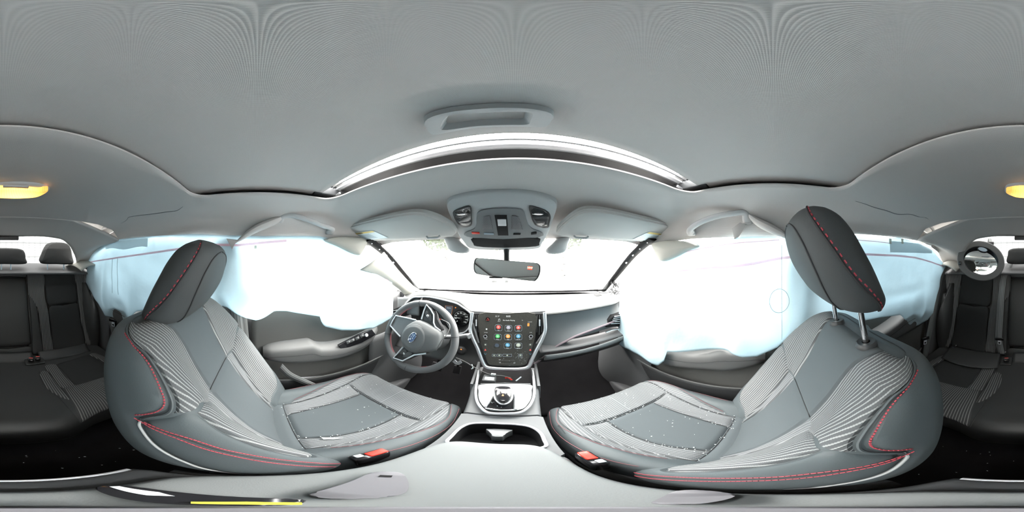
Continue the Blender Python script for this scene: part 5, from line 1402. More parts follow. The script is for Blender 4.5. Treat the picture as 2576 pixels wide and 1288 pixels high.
def star(cx_, cy_, r):
    o = []
    for k in range(8):
        a = PI*k/4; q = r if k % 2 == 0 else r*.22; q *= (1.5 if k in (0, 4) else 1)
        o.append(bc_+bx*(cx_+q*math.cos(a))+by*(cy_+q*math.sin(a))+wn*.0100)
    return o
g = Geo()
for x, y, r in ((-.011, .004, .006), (.002, .006, .003), (.012, .004, .003), (-.002, -.003, .003), (.008, -.002, .003), (.015, -.003, .003)):
    L = star(x, y, r); g.prism(L, wn*.0006)
build('emblem_stars', g, 'chrome', em)
def spoke(pts, m, nm, d, th, par=sw, bev=.002, n=3, lab=None): 
    return build(nm, Geo().prism(cr([wp(x, y, d) for x, y in pts], n, True), -wn*th, bev), m, par, label=lab)
# upper spoke with buttons
u1 = spoke([(1058, 806), (1063, 785), (1072, 764), (1083, 772), (1094, 786), (1098, 800), (1104, 812), (1112, 828), (1100, 832), (1080, 815)], 'dark_plastic', 'spoke', .018, .03)
build('spoke_bezel', Geo().tube([wp(x, y, .022) for x, y in [(1061, 803), (1067, 781), (1073, 767), (1083, 778), (1091, 791), (1091, 812), (1095, 822), (1108, 832)]], .0032, 8), 'satin_silver', u1, label='silver spoke trim')
for pts in ([(1068, 786), (1074, 781), (1079, 789), (1072, 797)], [(1075, 796), (1082, 790), (1086, 798), (1085, 808), (1079, 806)]):
    spoke(pts, 'charcoal_plastic', 'button_pad', .022, .004, u1, .0008, 2)
build('thumb_wheel', Geo().ball(wp(1076, 795, .024), .007, 12, (1, .6, 1.1)), 'chrome', u1)
# lower spoke
u2 = spoke([(1016, 872), (1002, 886), (990, 900), (1012, 908), (1035, 900), (1055, 893), (1074, 889), (1050, 884)], 'dark_plastic', 'spoke', .018, .03)
build('spoke_bezel', Geo().tube([wp(x, y, .022) for x, y in [(1014, 873), (1003, 886), (990, 900), (1013, 908), (1042, 893), (1072, 889)]], .0038, 8), 'satin_silver', u2, label='silver spoke trim')
for pts in ([(1015, 878), (1024, 884), (1014, 892), (1005, 888)], [(1026, 885), (1038, 889), (1024, 899), (1012, 896)]):
    spoke(pts, 'charcoal_plastic', 'button_pad', .022, .004, u2, .0008, 2)
build('thumb_wheel', Geo().ball(wp(1016, 890, .024), .006, 12, (1, .6, 1.1)), 'chrome', u2)
# plain spoke (bottom of the wheel, turned to the driver's left)
u3 = spoke([(996, 796), (1020, 801), (1046, 806), (1030, 822), (1008, 846), (995, 832), (982, 818)], 'mid_plastic', 'spoke', .012, .025)
build('spoke_bezel', Geo().tube([wp(x, y, .016) for x, y in [(1046, 805), (1020, 799), (996, 794), (989, 805), (982, 819), (994, 833), (1007, 847)]], .0038, 8), 'satin_silver', u3, label='silver spoke trim')
# column and stalks
col = build('column_shroud', Geo().tube([wc-wn*.02, wc-wn*.10, wc-wn*.20], lambda t: .058+.02*t, 18), 'mid_plastic', sw)
build('wiper_stalk', Geo().tube(cr([wc-wn*.05, P(1150, 847, y=.64), P(1175, 844, y=.64), P(1182, 846, y=.635)], 5), lambda t: .010 if t < .75 else .013, 12), 'mid_plastic', sw)
build('indicator_stalk', Geo().tube(cr([wc-wn*.05, wc-wn*.06-wx*.10, wc-wn*.05-wx*.19+wy*.02], 5), lambda t: .009, 10), 'dark_plastic', sw)
# wire hanging over the column, and the thin cable to the tray
o = build('loose_wire', Geo().tube(cr([P(1110, 803, y=.60), P(1130, 815, y=.56), P(1128, 835, y=.53), P(1110, 858, y=.50), P(1097, 882, y=.49)], 8), .0016, 6), 'door_grey'); tag(o, 'thin grey wire hanging loose across the steering wheel', 'wire')
o = build('charging_cable', Geo().tube(cr([P(1148, 900, y=.66), P(1170, 910, y=.60), P(1190, 922, y=.57), P(1215, 935, y=.56), P(1235, 942, y=.57), P(1262, 945, y=.60), P(1285, 950, y=.62)], 8), .0018, 6), 'door_grey'); tag(o, 'thin cable trailing from under the dashboard to the console tray', 'cable')
o = build('cable_tag', Geo().box(P(1241, 942, y=.565), (.016, .006, .010), rot=(0, .2, .2), bev=.001), 'paper_white'); tag(o, 'small white tag on the cable above the console tray', 'tag')
o = build('cable_clip', Geo().tube([P(1187, 917, y=.575), P(1190, 926, y=.57), P(1186, 928, y=.57)], .002, 6), 'label_pale'); tag(o, 'small white clip hanging on the cable beside the silver loop', 'clip')
# pedals
for nm, px, py, wd, lab in (('brake_pedal', 1100, 922, .07, 'dark brake pedal deep in the footwell'), ('accelerator_pedal', 1150, 930, .045, 'dark accelerator pedal beside the console')):
    p = P(px, py, y=.86); t = thing(nm, lab, 'pedal', tuple(p))
    build('pad', Geo().box(p, (wd, .015, .06), rot=(-.5, 0, 0), bev=.004), 'rubber', t)
    build('arm', Geo().tube([p+V(0, .01, .02), p+V(0, .06, .20)], .008, 8), 'black_matte', t)
o = build('metal_bracket', Geo().prism([P(x, y, y=.70) for x, y in [(1138, 910), (1144, 905), (1150, 911), (1158, 907), (1162, 913), (1155, 918), (1146, 917)]], (0, .003, 0)), 'satin_silver'); tag(o, 'small bright metal bracket hanging under the dashboard by the steering wheel', 'bracket')
# ---- centre console
co = thing('centre_console', 'grey centre console with a silver U shaped trim around the gear selector', 'centre console', (0, .3, -1.10))
CV = [(-.122, .094, -.640), (-.10, .100, -.628), (0, .106, -.640), (.22, .108, -.655), (.245, .108, -.735), (.405, .104, -.735), (.43, .106, -.640), (.50, .113, -.630), (.60, .124, -.612), (.615, .126, -.66), (.80, .14, -.66)]
def body(a, b):
    y = lerp(-.122, .80, b); w_, zt = interp(CV, y); t = 2*a-1; s = 1 if t >= 0 else -1; q = abs(t)
    k, dz = interp([(0, 0, 0), (.55, .86, 0), (.66, .955, -.004), (.74, 1.0, -.018), (1.0, 1.06, -.44)], q)
    return V(s*k*w_, y, max(-1.09, zt+dz))
build('console_body', Geo().grid(body, 40, 90), 'console_vinyl', co)
build('console_end', Geo().add([body(k/40, 0)+V(0, 0, 0) for k in range(41)], [tuple(range(41))]), 'charcoal_plastic', co)
build('end_strip', Geo().tube([V(lerp(-.085, .085, k/12), -.121, -.634+.003*math.sin(PI*k/12)) for k in range(13)], .0045, 8), 'silver', co, label='chrome strip across the rear end')
KPp, KPn = V(0, .43, -.626), V(0, -.185, 1).normalized()
def kc(px, py, d=0.0): return PL(px, py, KPp+KPn*d, KPn)
# cheeks around the tray
for s in (-1, 1):
    build('tray_cheek', Geo().prism([V(s*.128, .58, -.60), V(s*.14, .76, -.59), V(s*.14, .76, -.70), V(s*.128, .58, -.70)], (-s*.012, 0, 0), .003), 'console_vinyl', co)
ut = cr([kc(x, y, .003) for x, y in [(1205, 932), (1201, 955), (1197, 980), (1198, 1003), (1207, 1022), (1223, 1036), (1245, 1040), (1270, 1040), (1298, 1039), (1318, 1033), (1334, 1018), (1343, 998), (1344, 975), (1342, 950), (1339, 932)]], 6)
build('u_trim', Geo().tube(ut, .0055, 8), 'silver', co, label='silver U shaped trim')
mat('dusty_painted_sheen', (.26, .28, .28), .30, spec=.6, build=grain(60, .05, .001, vary=.35))  # gloss black panel: sky reflection put into the pale base, along with dust
pl = build('gloss_panel', Geo().prism(cr([kc(x, y, .0035) for x, y in [(1209, 968), (1204, 985), (1205, 1003), (1213, 1018), (1228, 1030), (1270, 1034), (1312, 1029), (1328, 1016), (1337, 998), (1337, 982), (1334, 968), (1270, 966)]], 4, True), -KPn*.006), 'dusty_painted_sheen', co, label='dusty glossy panel with the sky reflection painted pale')
build('tray_lip', Geo().tube([kc(1209, 966, .002), kc(1270, 964, .002), kc(1335, 966, .002)], .003, 6), 'mid_plastic', co)
build('tray_floor', Geo().grid(lambda a, b: V(lerp(-.115, .115, a), lerp(.60, .80, b), -.66+.02*b), 4, 4), 'black_matte', co)
um = build('socket_block', Geo().box(kc(1231, 955, -.012), (.052, .05, .03), bev=.004), 'charcoal_plastic', co)
build('socket_door', Geo().box(kc(1231, 953, .004), (.036, .022, .004), rot=(.2, 0, 0), bev=.001), 'label_pale', um, label='pale socket door')
build('socket_mark', text_geo('USB 12V', .008, V(.0, .70, -.60)+V(.01, 0, .012), (1, 0, 0), (0, .3, .95)), 'white_print', co, smooth=False, clean=False)
o = build('red_plug', Geo().tube(cr([kc(1271, 951, -.02), kc(1278, 950, -.016), kc(1288, 956, -.018)], 4), .004, 8), 'buckle_red'); tag(o, 'short red plug lying in the dark console tray', 'plug')
o = build('white_stick', Geo().tube([kc(1298, 958, -.02), kc(1311, 948, -.018)], .003, 8), 'label_pale'); tag(o, 'short white stick lying in the console tray', 'stick')
# gear selector
gs = thing('gear_selector', 'black topped gear selector with a silver collar and chrome frame', 'gear selector', tuple(kc(1268, 1015)))
k0 = kc(1267, 1012, .003); k1 = kc(1266, 992, .045)
build('gate_plate', Geo().prism([kc(x, y, .006) for x, y in [(1221, 1025), (1244, 992), (1256, 978), (1290, 976), (1296, 985), (1297, 1030), (1240, 1030)]], -KPn*.006, .001), 'black_gloss', gs)
build('gate_frame', Geo().tube([kc(x, y, .008) for x, y in [(1221, 1024), (1232, 1010), (1246, 990)]], .004, 8), 'silver', gs, label='silver frame bar')
build('gate_frame', Geo().tube([kc(x, y, .008) for x, y in [(1292, 976), (1296, 1002), (1296, 1030)]], .0055, 8), 'silver', gs, label='silver frame bar')
build('gate_edge', Geo().tube([kc(1221, 1027, .006), kc(1258, 1032, .006), kc(1296, 1031, .006)], .003, 6), 'satin_silver', gs)
build('lever', Geo().tube([k0, lerp(k0, k1, .6)], .016, 16), 'satin_silver', gs)
pr = [(1244, 976), (1252, 972), (1268, 971), (1284, 974), (1287, 985), (1286, 998), (1278, 1008), (1266, 1012), (1255, 1008), (1246, 996)]
L = cr([PL(x, y, KPp+KPn*.055, KPn) for x, y in pr], 4, True); c = ctr(L); n = len(L); g = Geo()
rows = [[lerp(p, c, k)+KPn*d for p in L] for k, d in ((.35, -.04), (.10, -.025), (.0, -.010), (.02, -.002), (.10, .004), (.4, .008), (1, .009))]
g.add([p for r_ in rows for p in r_], [(j*n+i, j*n+(i+1) % n, (j+1)*n+(i+1) % n, (j+1)*n+i) for j in range(len(rows)-1) for i in range(n)])
kn = build('knob', g, 'black_gloss', gs)
build('knob_collar', Geo().tube([lerp(p, c, -.02)-KPn*.016 for p in L], .0042, 8, True), 'silver', gs, label='silver collar')
build('knob_mark', Geo().add([PL(x, y, KPp+KPn*.0648, KPn) for x, y in [(1265, 991), (1262, 996), (1268, 996)]], [(0, 1, 2)]), 'lit_orange', kn)
# cup holders
hole = cr([V(x, y, -.648) for x, y in [(-.088, .30), (-.086, .345), (-.07, .375), (-.035, .387), (0, .388), (.035, .386), (.07, .372), (.088, .34), (.090, .30), (.086, .27), (.05, .262), (0, .262), (-.05, .262), (-.084, .27)]], 4, True)
c = ctr(hole); Ho = []
for p in hole:
    d = p-c; t = min(.108/abs(d.x) if abs(d.x) > 1e-6 else 9, ((.425-c.y) if d.y > 0 else (c.y-.225))/abs(d.y) if abs(d.y) > 1e-6 else 9)
    q = c+d*t; q.z = interp([(.2, -.655), (.35, -.652), (.425, -.642)], q.y)[0]; Ho.append(q)
n = len(hole); g = Geo(); rows = [[p+V(0, 0, -.05) for p in Ho], Ho, [lerp(a, b, .75) for a, b in zip(Ho, hole)], hole, [lerp(p, c, .02)+V(0, 0, -.004) for p in hole]]
g.add([p for r_ in rows for p in r_], [(j*n+i, j*n+(i+1) % n, (j+1)*n+(i+1) % n, (j+1)*n+i) for j in range(len(rows)-1) for i in range(n)])
ch = build('cup_holder', g, 'console_vinyl', co)
build('cup_rim', Geo().tube([p+V(0, 0, .001) for p in hole], .0045, 8, True), 'mid_grey_rim', ch, label='pale rim')
g = Geo(); rows = [[lerp(p, c, .02)+V(0, 0, -.002) for p in hole], [lerp(p, c, .06)+V(0, 0, -.045) for p in hole], [lerp(p, c, .12)+V(0, 0, -.082) for p in hole]]
g.add([p for r_ in rows for p in r_], [(j*n+i, j*n+(i+1) % n, (j+1)*n+(i+1) % n, (j+1)*n+i) for j in range(2) for i in range(n)]+[tuple(2*n+i for i in range(n))])
build('cup_well', g, 'black_matte', ch, label='black cup wells')
build('cup_divider', Geo().prism(cr([V(x, y, -.672) for x, y in [(-.030, .372), (.030, .372), (.014, .352), (.010, .335), (-.012, .335), (-.016, .352)]], 3, True), (0, 0, -.05), .002), 'mid_plastic', ch, label='grey divider between the cups')
# ---- armrest lid
ar = thing('armrest', 'pale grey padded armrest lid between the front seats', 'armrest', (0, .1, -.64))
def lid(a, b):
    th = 2*PI*a; k = b
    n_ = 5.0; cx_, cy_ = math.cos(th), math.sin(th)
    x = math.copysign(abs(cx_)**(2/n_), cx_); y = math.copysign(abs(cy_)**(2/n_), cy_)
    rr, z = interp([(0, .975, -.632), (.12, .995, -.615), (.25, 1.0, -.597), (.36, .985, -.582), (.46, .95, -.5735), (.6, .85, -.5705), (.8, .5, -.569), (1, 0, -.568)], k)
    yy = .0925+.167*y*rr; wd = .100-.012*max(0, (yy-.12)/.14)**2
    return V(wd*x*rr, yy, z)
build('lid_pad', Geo().grid(lid, 80, 40, cu=True), 'armrest_vinyl', ar)
build('lid_seam', Geo().tube([lid(k/80, .24)*1.0 for k in range(80)], .0012, 5, True), 'dark_seam', ar)
# ---- the camera's low stand on the armrest
cs = thing('camera_stand', 'low grey camera stand with flat legs lying on the armrest lid', 'camera stand', (CX, 0, -.568))
zA = -.560
build('stand_hub', Geo().lathe([(.0001, .012), (.012, .012), (.016, .008), (.018, 0), (.018, -.008)], (CX, 0, zA), n=28), 'leg_grey', cs)
def legpoly(pts): return [P(x, y, z=zA) for x, y in pts]
g1 = build('leg', Geo().prism(cr(legpoly([(775, 1244), (830, 1228), (880, 1212), (930, 1190), (970, 1186), (1010, 1190), (1026, 1208), (1026, 1232), (1000, 1246), (940, 1252), (860, 1256)]), 4, True), (0, 0, -.006), .002), 'leg_grey', cs, label='grey leg with a dark slot')
build('leg_slot', Geo().box(P(970, 1198, z=zA), (.010, .007, .002), rot=(0, 0, .6)), 'black_matte', g1)
g2 = build('leg', Geo().prism(cr(legpoly([(240, 1228), (270, 1220), (340, 1224), (450, 1238), (600, 1250), (760, 1256), (700, 1272), (500, 1271), (380, 1264), (290, 1250)]), 4, True), (0, 0, -.006), .002), 'black_gloss', cs, label='glossy black leg with a yellow tip')
build('leg_stripe', Geo().prism(legpoly([(480, 1262), (620, 1262), (760, 1264), (760, 1270), (620, 1269), (480, 1267)]), (0, 0, .0015)), 'yellow_tip', g2, label='yellow stripe')
build('leg_clip', Geo().prism(legpoly([(275, 1224), (300, 1223), (400, 1238), (440, 1248), (370, 1246), (300, 1232)]), (0, 0, .0015)), 'label_pale', g2)
build('leg', Geo().prism(cr(legpoly([(1690, 1238), (1740, 1232), (1800, 1236), (1850, 1244), (1800, 1262), (1700, 1270), (1640, 1262)]), 4, True), (0, 0, -.006), .002), 'leg_grey', cs)
# ---- front buckles
def fbuckle(px, py, z, rz, lab):
    c = P(px, py, z=z)
    buckle(lab, (c, rz), tilt=.10)
    return c
for s, (px, py) in ((-1, (932, 1143)), (1, (1487, 1152))):
    c = P(px, py, z=-.632); R = Matrix.Rotation(s*.0, 3, 'Z')
    t = thing('seat_belt_buckle', 'red topped buckle between the armrest and the %s seat' % ('driver' if s < 0 else 'front passenger'), 'seat belt buckle', tuple(c))
    build('buckle_body', Geo().box(c+V(0, 0, -.045), (.026, .062, .085), bev=.006), 'black_gloss', t)
    build('release_button', Geo().box(c+V(0, .012, .000), (.018, .036, .008), bev=.003), 'buckle_red', t, label='red release button')
    build('buckle_slot', Geo().box(c+V(s*.004, -.018, .001), (.012, .014, .006), bev=.002), 'satin_silver', t)
# =================================================================== doors, curtain airbags, front belts, broken glass
def door(s, y0, y1, lab, front, arm):
    t = thing('door_card', lab, 'car door', (s*.70, (y0+y1)/2, -1.02))
    def skin(a, b):
        y = lerp(y0, y1, a); z = lerp(-.24, -.99, b)
        x = interp([(-.99, .655), (-.80, .672), (-.62, .690), (-.45, .700), (-.30, .706), (-.24, .716)], z)[0]
        return V(s*x, y, z)
    build('door_panel', Geo().grid(skin, 30, 30), 'door_cloth', t, thick=.012, offset=0)
    n = len(arm)
    def arm_s(a, b):
        y = lerp(arm[0][0], arm[-1][0], b); zt, zb, xi = interp(arm, y)
        k = interp([(0, .705, zt+.004), (.25, (xi+.70)/2, zt+.003), (.42, xi+.016, zt), (.52, xi+.003, zt-.012), (.62, xi, zt-.03), (.78, xi+.006, lerp(zt, zb, .75)), (.9, xi+.022, zb), (1, .705, zb-.045)], a)
        return V(s*k[0], y, k[1])
    g = Geo().grid(arm_s, 30, 50)
    for bb in (0, 1):
        L = [arm_s(k/20, bb) for k in range(21)]; g.add(L, [tuple(range(21))])
    ag = build('armrest', g, 'door_grey', t, label='grey padded armrest')
    build('armrest_seam', Geo().tube([arm_s(.66, k/40)+V(-s*.001, 0, 0) for k in range(1, 40)], .0014, 5), 'dark_seam', ag)
    # map pocket with a pale lower edge
    def pocket(a, b):
        y = lerp(y0+.10, y1-.10, a); z = lerp(-.66, -.88, b); return V(s*(.660-.028*math.sin(PI*a)**.5+.02*b), y, z)
    pk_ = build('door_pocket', Geo().grid(pocket, 24, 8), 'dark_plastic', t, thick=.008)
    build('pocket_edge', Geo().tube([pocket(k/24, 0)+V(0, 0, .002) for k in range(25)], .005, 8), 'door_grey', pk_, label='pale pocket edge')
    build('lower_edge', Geo().tube([V(s*.655, lerp(y0+.02, y1-.02, k/20), -.965) for k in range(21)], .006, 8), 'door_grey', t)
    return t, arm_s, skin
armF = [(.02, -.455, -.50, .650), (.05, -.437, -.505, .622), (.12, -.425, -.520, .610), (.22, -.422, -.532, .606), (.27, -.452, -.538, .606), (.35, -.466, -.545, .606), (.45, -.468, -.548, .612), (.55, -.452, -.525, .624), (.62, -.425, -.475, .655)]
dl, dls, dlk = door(-1, -.03, .78, 'dark driver door with a grey armrest and a window switch panel below the airbag', True, armF)
armR = [(.02, -.425, -.47, .650), (.05, -.400, -.480, .622), (.12, -.402, -.510, .610), (.18, -.408, -.528, .606), (.24, -.435, -.538, .606), (.33, -.462, -.560, .606), (.45, -.490, -.590, .612), (.53, -.530, -.600, .630), (.58, -.56, -.60, .655)]
dr, drs, drk = door(1, -.03, .78, 'dark front passenger door with a grey armrest below the airbag', True, armR)
armB = [(-.90, -.33, -.46, .650), (-.80, -.325, -.46, .628), (-.66, -.335, -.465, .618), (-.58, -.365, -.47, .618), (-.45, -.405, -.49, .622), (-.32, -.43, -.50, .640)]
door(-1, -.93, -.20, 'dark rear driver side door behind the driver seat', False, armB)
door(1, -.93, -.20, 'dark rear passenger side door with a sloping armrest behind the raised head restraint', False, armB)
# window switches on the driver door
SWp = P(900, 860, x=-.628); 
q = [P(*p, x=-.622) for p in [(853, 868), (857, 877), (872, 876), (910, 862), (946, 842), (936, 829), (905, 841), (876, 856)]]
nrm = (q[3]-q[0]).cross(q[6]-q[0]).normalized(); nrm = nrm if nrm.dot(V(1, 0, .3)) > 0 else -nrm
q2 = [P(*p, x=-.612) for p in [(853, 868), (857, 877), (872, 876), (910, 862), (946, 842), (936, 829), (905, 841), (876, 856)]]
spn_ = build('switch_panel', Geo().prism(q2, V(-.02, 0, -.008), .002), 'black_gloss', dl, label='black window switch panel')
for k, (px, py) in enumerate(((877, 860), (887, 856), (899, 851), (911, 845))):
    c = P(px, py, x=-.611)
    build('window_switch', Geo().box(c, (.006, .024, .018), rot=(.3, 0, 0), bev=.003), 'charcoal_plastic', spn_)
    build('switch_mark', Geo().box(c+V(.0035, .002, .003), (.001, .004, .004)), 'white_print', spn_)
build('mirror_knob', Geo().lathe([(.0001, .008), (.008, .008), (.010, .004), (.010, 0)], P(921, 843, x=-.611), (1, -.1, .3), 20), 'satin_silver', spn_, label='silver mirror knob')
build('sill_strip', Geo().tube(cr([P(745, 951, x=-.66), P(790, 949, x=-.66), P(835, 944, x=-.66)], 6), .006, 8), 'mid_grey_rim', dl)
# quarter sail panel ahead of the driver window
o = build('mirror_sail', Geo().prism([P(x, y, y=.93) for x, y in [(992, 742), (1000, 728), (1016, 738), (1014, 752), (996, 758)]], (0, .01, 0)), 'dark_plastic', dl)
# ---- curtain airbags
rb = random.Random(21)
def bag(lab, s, x0, top, bot, stripes, tape, creases):
    """top and bottom edges as (y, z) rows; the cloth hangs, bellies inwards and folds."""
    y0, y1 = max(top[0][0], bot[0][0]), min(top[-1][0], bot[-1][0])
    def lin(tab, y):
        if y <= tab[0][0]: return tab[0][1]
        for (a, za), (b, zb) in zip(tab, tab[1:]):
            if a <= y <= b: return za+(zb-za)*(y-a)/max(1e-9, b-a)
        return tab[-1][1]
    def off(y, z, b):
        d = 0
        for cy, cz, ry, rz, amp in creases: d += amp*math.exp(-((y-cy)/ry)**2-((z-cz)/rz)**2)
        d += .010*math.sin(PI*b)+.006*math.sin(y*17+1.3*math.sin(z*9))*b+.004*math.sin(z*31+y*9)*b**2
        d += .010*noise.noise(V(y*5, z*6, s*3))+.005*noise.noise(V(y*13, z*11, s*7))
        return d
    def S(a, b):
        y = lerp(y0, y1, a); zt, zb = lin(top, y), lin(bot, y); z = lerp(zt, zb, b)
        return V(s*(x0-off(y, z, b)), y, z)
    t = build('curtain_airbag', Geo().grid(S, 180, 44), 'bag_cloth', clean=False); tag(t, lab, 'curtain airbag', None)
    md = t.modifiers.new('thickness', 'SOLIDIFY'); md.thickness = .003; md.offset = 0
    def at(y, z):
        zt, zb = lin(top, y), lin(bot, y); b = (zt-z)/max(1e-6, zt-zb); return V(s*(x0-off(y, z, b)-.0035), y, z)
    for pts, w_ in stripes:
        path = []
        for (ya, za), (yb, zb) in zip(pts, pts[1:]):
            k = max(2, int(abs(yb-ya)/.012)); path += [at(lerp(ya, yb, i/k), lerp(za, zb, i/k)) for i in range(k)]
        path.append(at(*pts[-1]))
        build('seam_stripe', Geo().ribbon(path, (0, .05, 1), w_), 'bag_stripe', t, label='faded red woven stripe', clean=False)
    for quad in tape:
        g = Geo().grid(lambda a, b: at(lerp(quad[0], quad[1], a), lerp(quad[2], quad[3], b))-V(s*.001, 0, 0), 10, 5)
        build('fabric_tab', g, 'bag_tape', t, label='pale tab')
    return t, at
def yz(pts, x): return [(lambda p: (p.y, p.z))(P(px, py, x=x)) for px, py in pts]
XB = .630
Lt = yz([(218, 690), (222, 660), (232, 626), (246, 612), (300, 602), (380, 594), (480, 589), (560, 592), (640, 594), (720, 594), (800, 594), (860, 606), (900, 625), (930, 640), (960, 665), (985, 690)], -XB)
Lb = yz([(218, 722), (226, 735), (247, 762), (262, 795), (300, 803), (330, 809), (338, 792), (350, 781), (372, 779), (420, 790), (500, 792), (560, 768), (575, 772), (595, 786), (618, 798), (645, 804), (656, 799), (690, 781), (720, 781), (760, 787), (803, 795), (811, 815), (820, 823), (860, 831), (900, 831), (945, 827), (965, 815), (985, 798)], -XB)
lbag, lat = bag('pale blue deployed curtain airbag hanging over the driver side windows', -1, XB, Lt, Lb,
    [(yz([(221, 661), (260, 654), (300, 648), (380, 637), (460, 625), (520, 616), (600, 617), (660, 611), (720, 606)], -XB), .010),
     (yz([(930, 695), (960, 702), (982, 706)], -XB), .008)],
    [(*sorted((P(640, 600, x=-XB).y, P(646, 600, x=-XB).y)), P(640, 618, x=-XB).z, P(640, 626, x=-XB).z)],
    [(-.06, -.20, .05, .05, .045), (-.12, -.12, .04, .07, .03), (.0, -.25, .06, .03, .03), (-.62, -.28, .05, .10, .025), (-.90, -.22, .02, .16, .016), (.30, -.10, .2, .12, .02)])
# pale grey cover flap along the top of the rear part
g = Geo().grid(lambda a, b: lat(lerp(P(268, 612, x=-XB).y, P(374, 600, x=-XB).y, a), lerp(P(320, 603, x=-XB).z-.004, P(320, 625, x=-XB).z+.006*math.sin(9*a), b))+V(.004, 0, 0), 20, 6)
build('cover_flap', g, 'bag_flap', lbag, label='pale grey cover flap')
g = Geo()
for yy in (P(285, 640, x=-XB).y, P(300, 640, x=-XB).y): g.tube([lat(yy, lerp(P(290, 650, x=-XB).z, P(290, 738, x=-XB).z, k/16)) for k in range(17)], .0014, 5)
build('sewn_channel', g, 'bag_flap', lbag)
Rt = yz([(2374, 668), (2366, 655), (2345, 628), (2310, 610), (2260, 598), (2170, 592), (2090, 596), (2000, 598), (1900, 596), (1840, 600), (1780, 604), (1720, 618), (1665, 650), (1640, 646), (1612, 655), (1590, 672), (1572, 694), (1562, 716)], XB)
Rb = yz([(2374, 676), (2362, 720), (2353, 745), (2349, 772), (2350, 785), (2335, 805), (2310, 818), (2287, 823), (2276, 806), (2263, 791), (2240, 795), (2180, 806), (2100, 830), (2020, 845), (1978, 850), (1955, 871), (1930, 880), (1905, 891), (1870, 889), (1846, 882), (1838, 876), (1760, 880), (1692, 876), (1690, 895), (1672, 909), (1655, 904), (1630, 890), (1597, 876), (1566, 866), (1562, 860)], XB)
rbag, rat = bag('pale blue deployed curtain airbag hanging over the passenger side windows', 1, XB, Rt, Rb,
    [(yz([(1700, 682), (1760, 676), (1840, 670), (1900, 662), (1960, 650), (2000, 645), (2100, 642), (2180, 640), (2250, 643), (2300, 648), (2340, 659), (2368, 670)], XB), .010),
     (yz([(1700, 640), (1760, 626), (1830, 615), (1900, 609), (1960, 604)], XB), .004),
     (yz([(2150, 604), (2200, 607), (2238, 612)], XB), .004)],
    [],
    [(.10, -.10, .05, .25, .02), (.02, -.28, .07, .08, .035), (.12, -.36, .05, .08, .03), (-.10, -.15, .03, .2, .02), (-.62, -.20, .15, .03, .015), (-.78, -.30, .04, .1, .02), (.5, -.35, .12, .1, .02), (.50, -.55, .22, .12, .055)])
g = Geo().grid(lambda a, b: rat(lerp(P(2236, 612, x=XB).y, P(2342, 640, x=XB).y, a), lerp(P(2290, 611, x=XB).z-.012*a*a*0, P(2290, 636, x=XB).z, b))-V(.004, 0, 0), 20, 6)
build('cover_flap', g, 'bag_flap', rbag, label='pale grey cover flap')
for px in (2240, 2268, 2320):
    y_ = P(px, 610, x=XB).y; g = Geo().grid(lambda a, b: rat(y_+.016*a, lerp(P(px, 601, x=XB).z, P(px, 614, x=XB).z, b))-V(.006, 0, 0), 3, 4)
    build('fabric_tab', g, 'bag_tape', rbag, label='beige tab')
g = Geo(); y_ = P(1966, 700, x=XB).y
g.tube([rat(y_, lerp(.04, -.33, k/24)) for k in range(25)], .0010, 5)
c0 = P(1960, 755, x=XB)
g.tube([rat(c0.y+.035*math.cos(2*PI*k/28), c0.z+.045*math.sin(2*PI*k/28)) for k in range(28)], .0012, 5, True)
build('sewn_channel', g, 'bag_flap', rbag)
# ---- front seat belts on the middle pillars
for s, who in ((-1, 'driver'), (1, 'front passenger')):
    t = thing('seat_belt', 'grey front seat belt lying along the middle pillar behind the %s door' % who, 'seat belt', (s*.655, -.11, -.2))
    build('webbing', Geo().ribbon(cr([V(s*.640, -.115, .02), V(s*.648, -.10, -.15), V(s*.645, -.08, -.35), V(s*.648, -.03, -.60), V(s*.640, .02, -.72)], 8), (0, 1, .12), .046), 'belt_web', t, thick=.0015)
    build('shoulder_anchor', Geo().box(V(s*.642, -.115, .02), (.02, .06, .05), bev=.006), 'grey_plastic', t)
t = thing('seat_belt', 'grey lap belt end looping down between the driver seat and its door', 'seat belt', tuple(P(715, 932, x=-.62)))
build('webbing', Geo().ribbon(cr([P(706, 922, x=-.635), P(730, 944, x=-.625), P(760, 958, x=-.612), P(792, 972, x=-.60)], 8), (0, .35, 1), .040), 'belt_web', t, thick=.0015)
# ---- crumbs of broken glass
def crumbs(nm, lab, spots, seed, size=(.0012, .0032)):
    r = random.Random(seed); g = Geo()
    for p, n in spots:
        for d1, d2, d3 in (r_ for r_ in [(0, 0, 0)]*0): pass
    for p, n in spots:
        q = r.uniform(*size); e = V(r.uniform(-1, 1), r.uniform(-1, 1), r.uniform(-.4, .4)).normalized()
        f = n.cross(e).normalized(); e = f.cross(n).normalized(); b = p+n*(q*.15)
        a1, a2 = r.uniform(.6, 1.5), r.uniform(.5, 1.1)
        vs = [b-e*q*a1, b+f*q*a2, b+e*q*a1*.8, b-f*q*.7*a2]; vs += [v+n*q*.7 for v in vs]
        g.add(vs, [(0, 1, 2, 3), (4, 5, 6, 7), (0, 1, 5, 4), (1, 2, 6, 5), (2, 3, 7, 6), (3, 0, 4, 7)])
    o = build(nm, g, 'glass_crumb', smooth=False, clean=False); tag(o, lab, 'broken glass', None, 'stuff'); return o
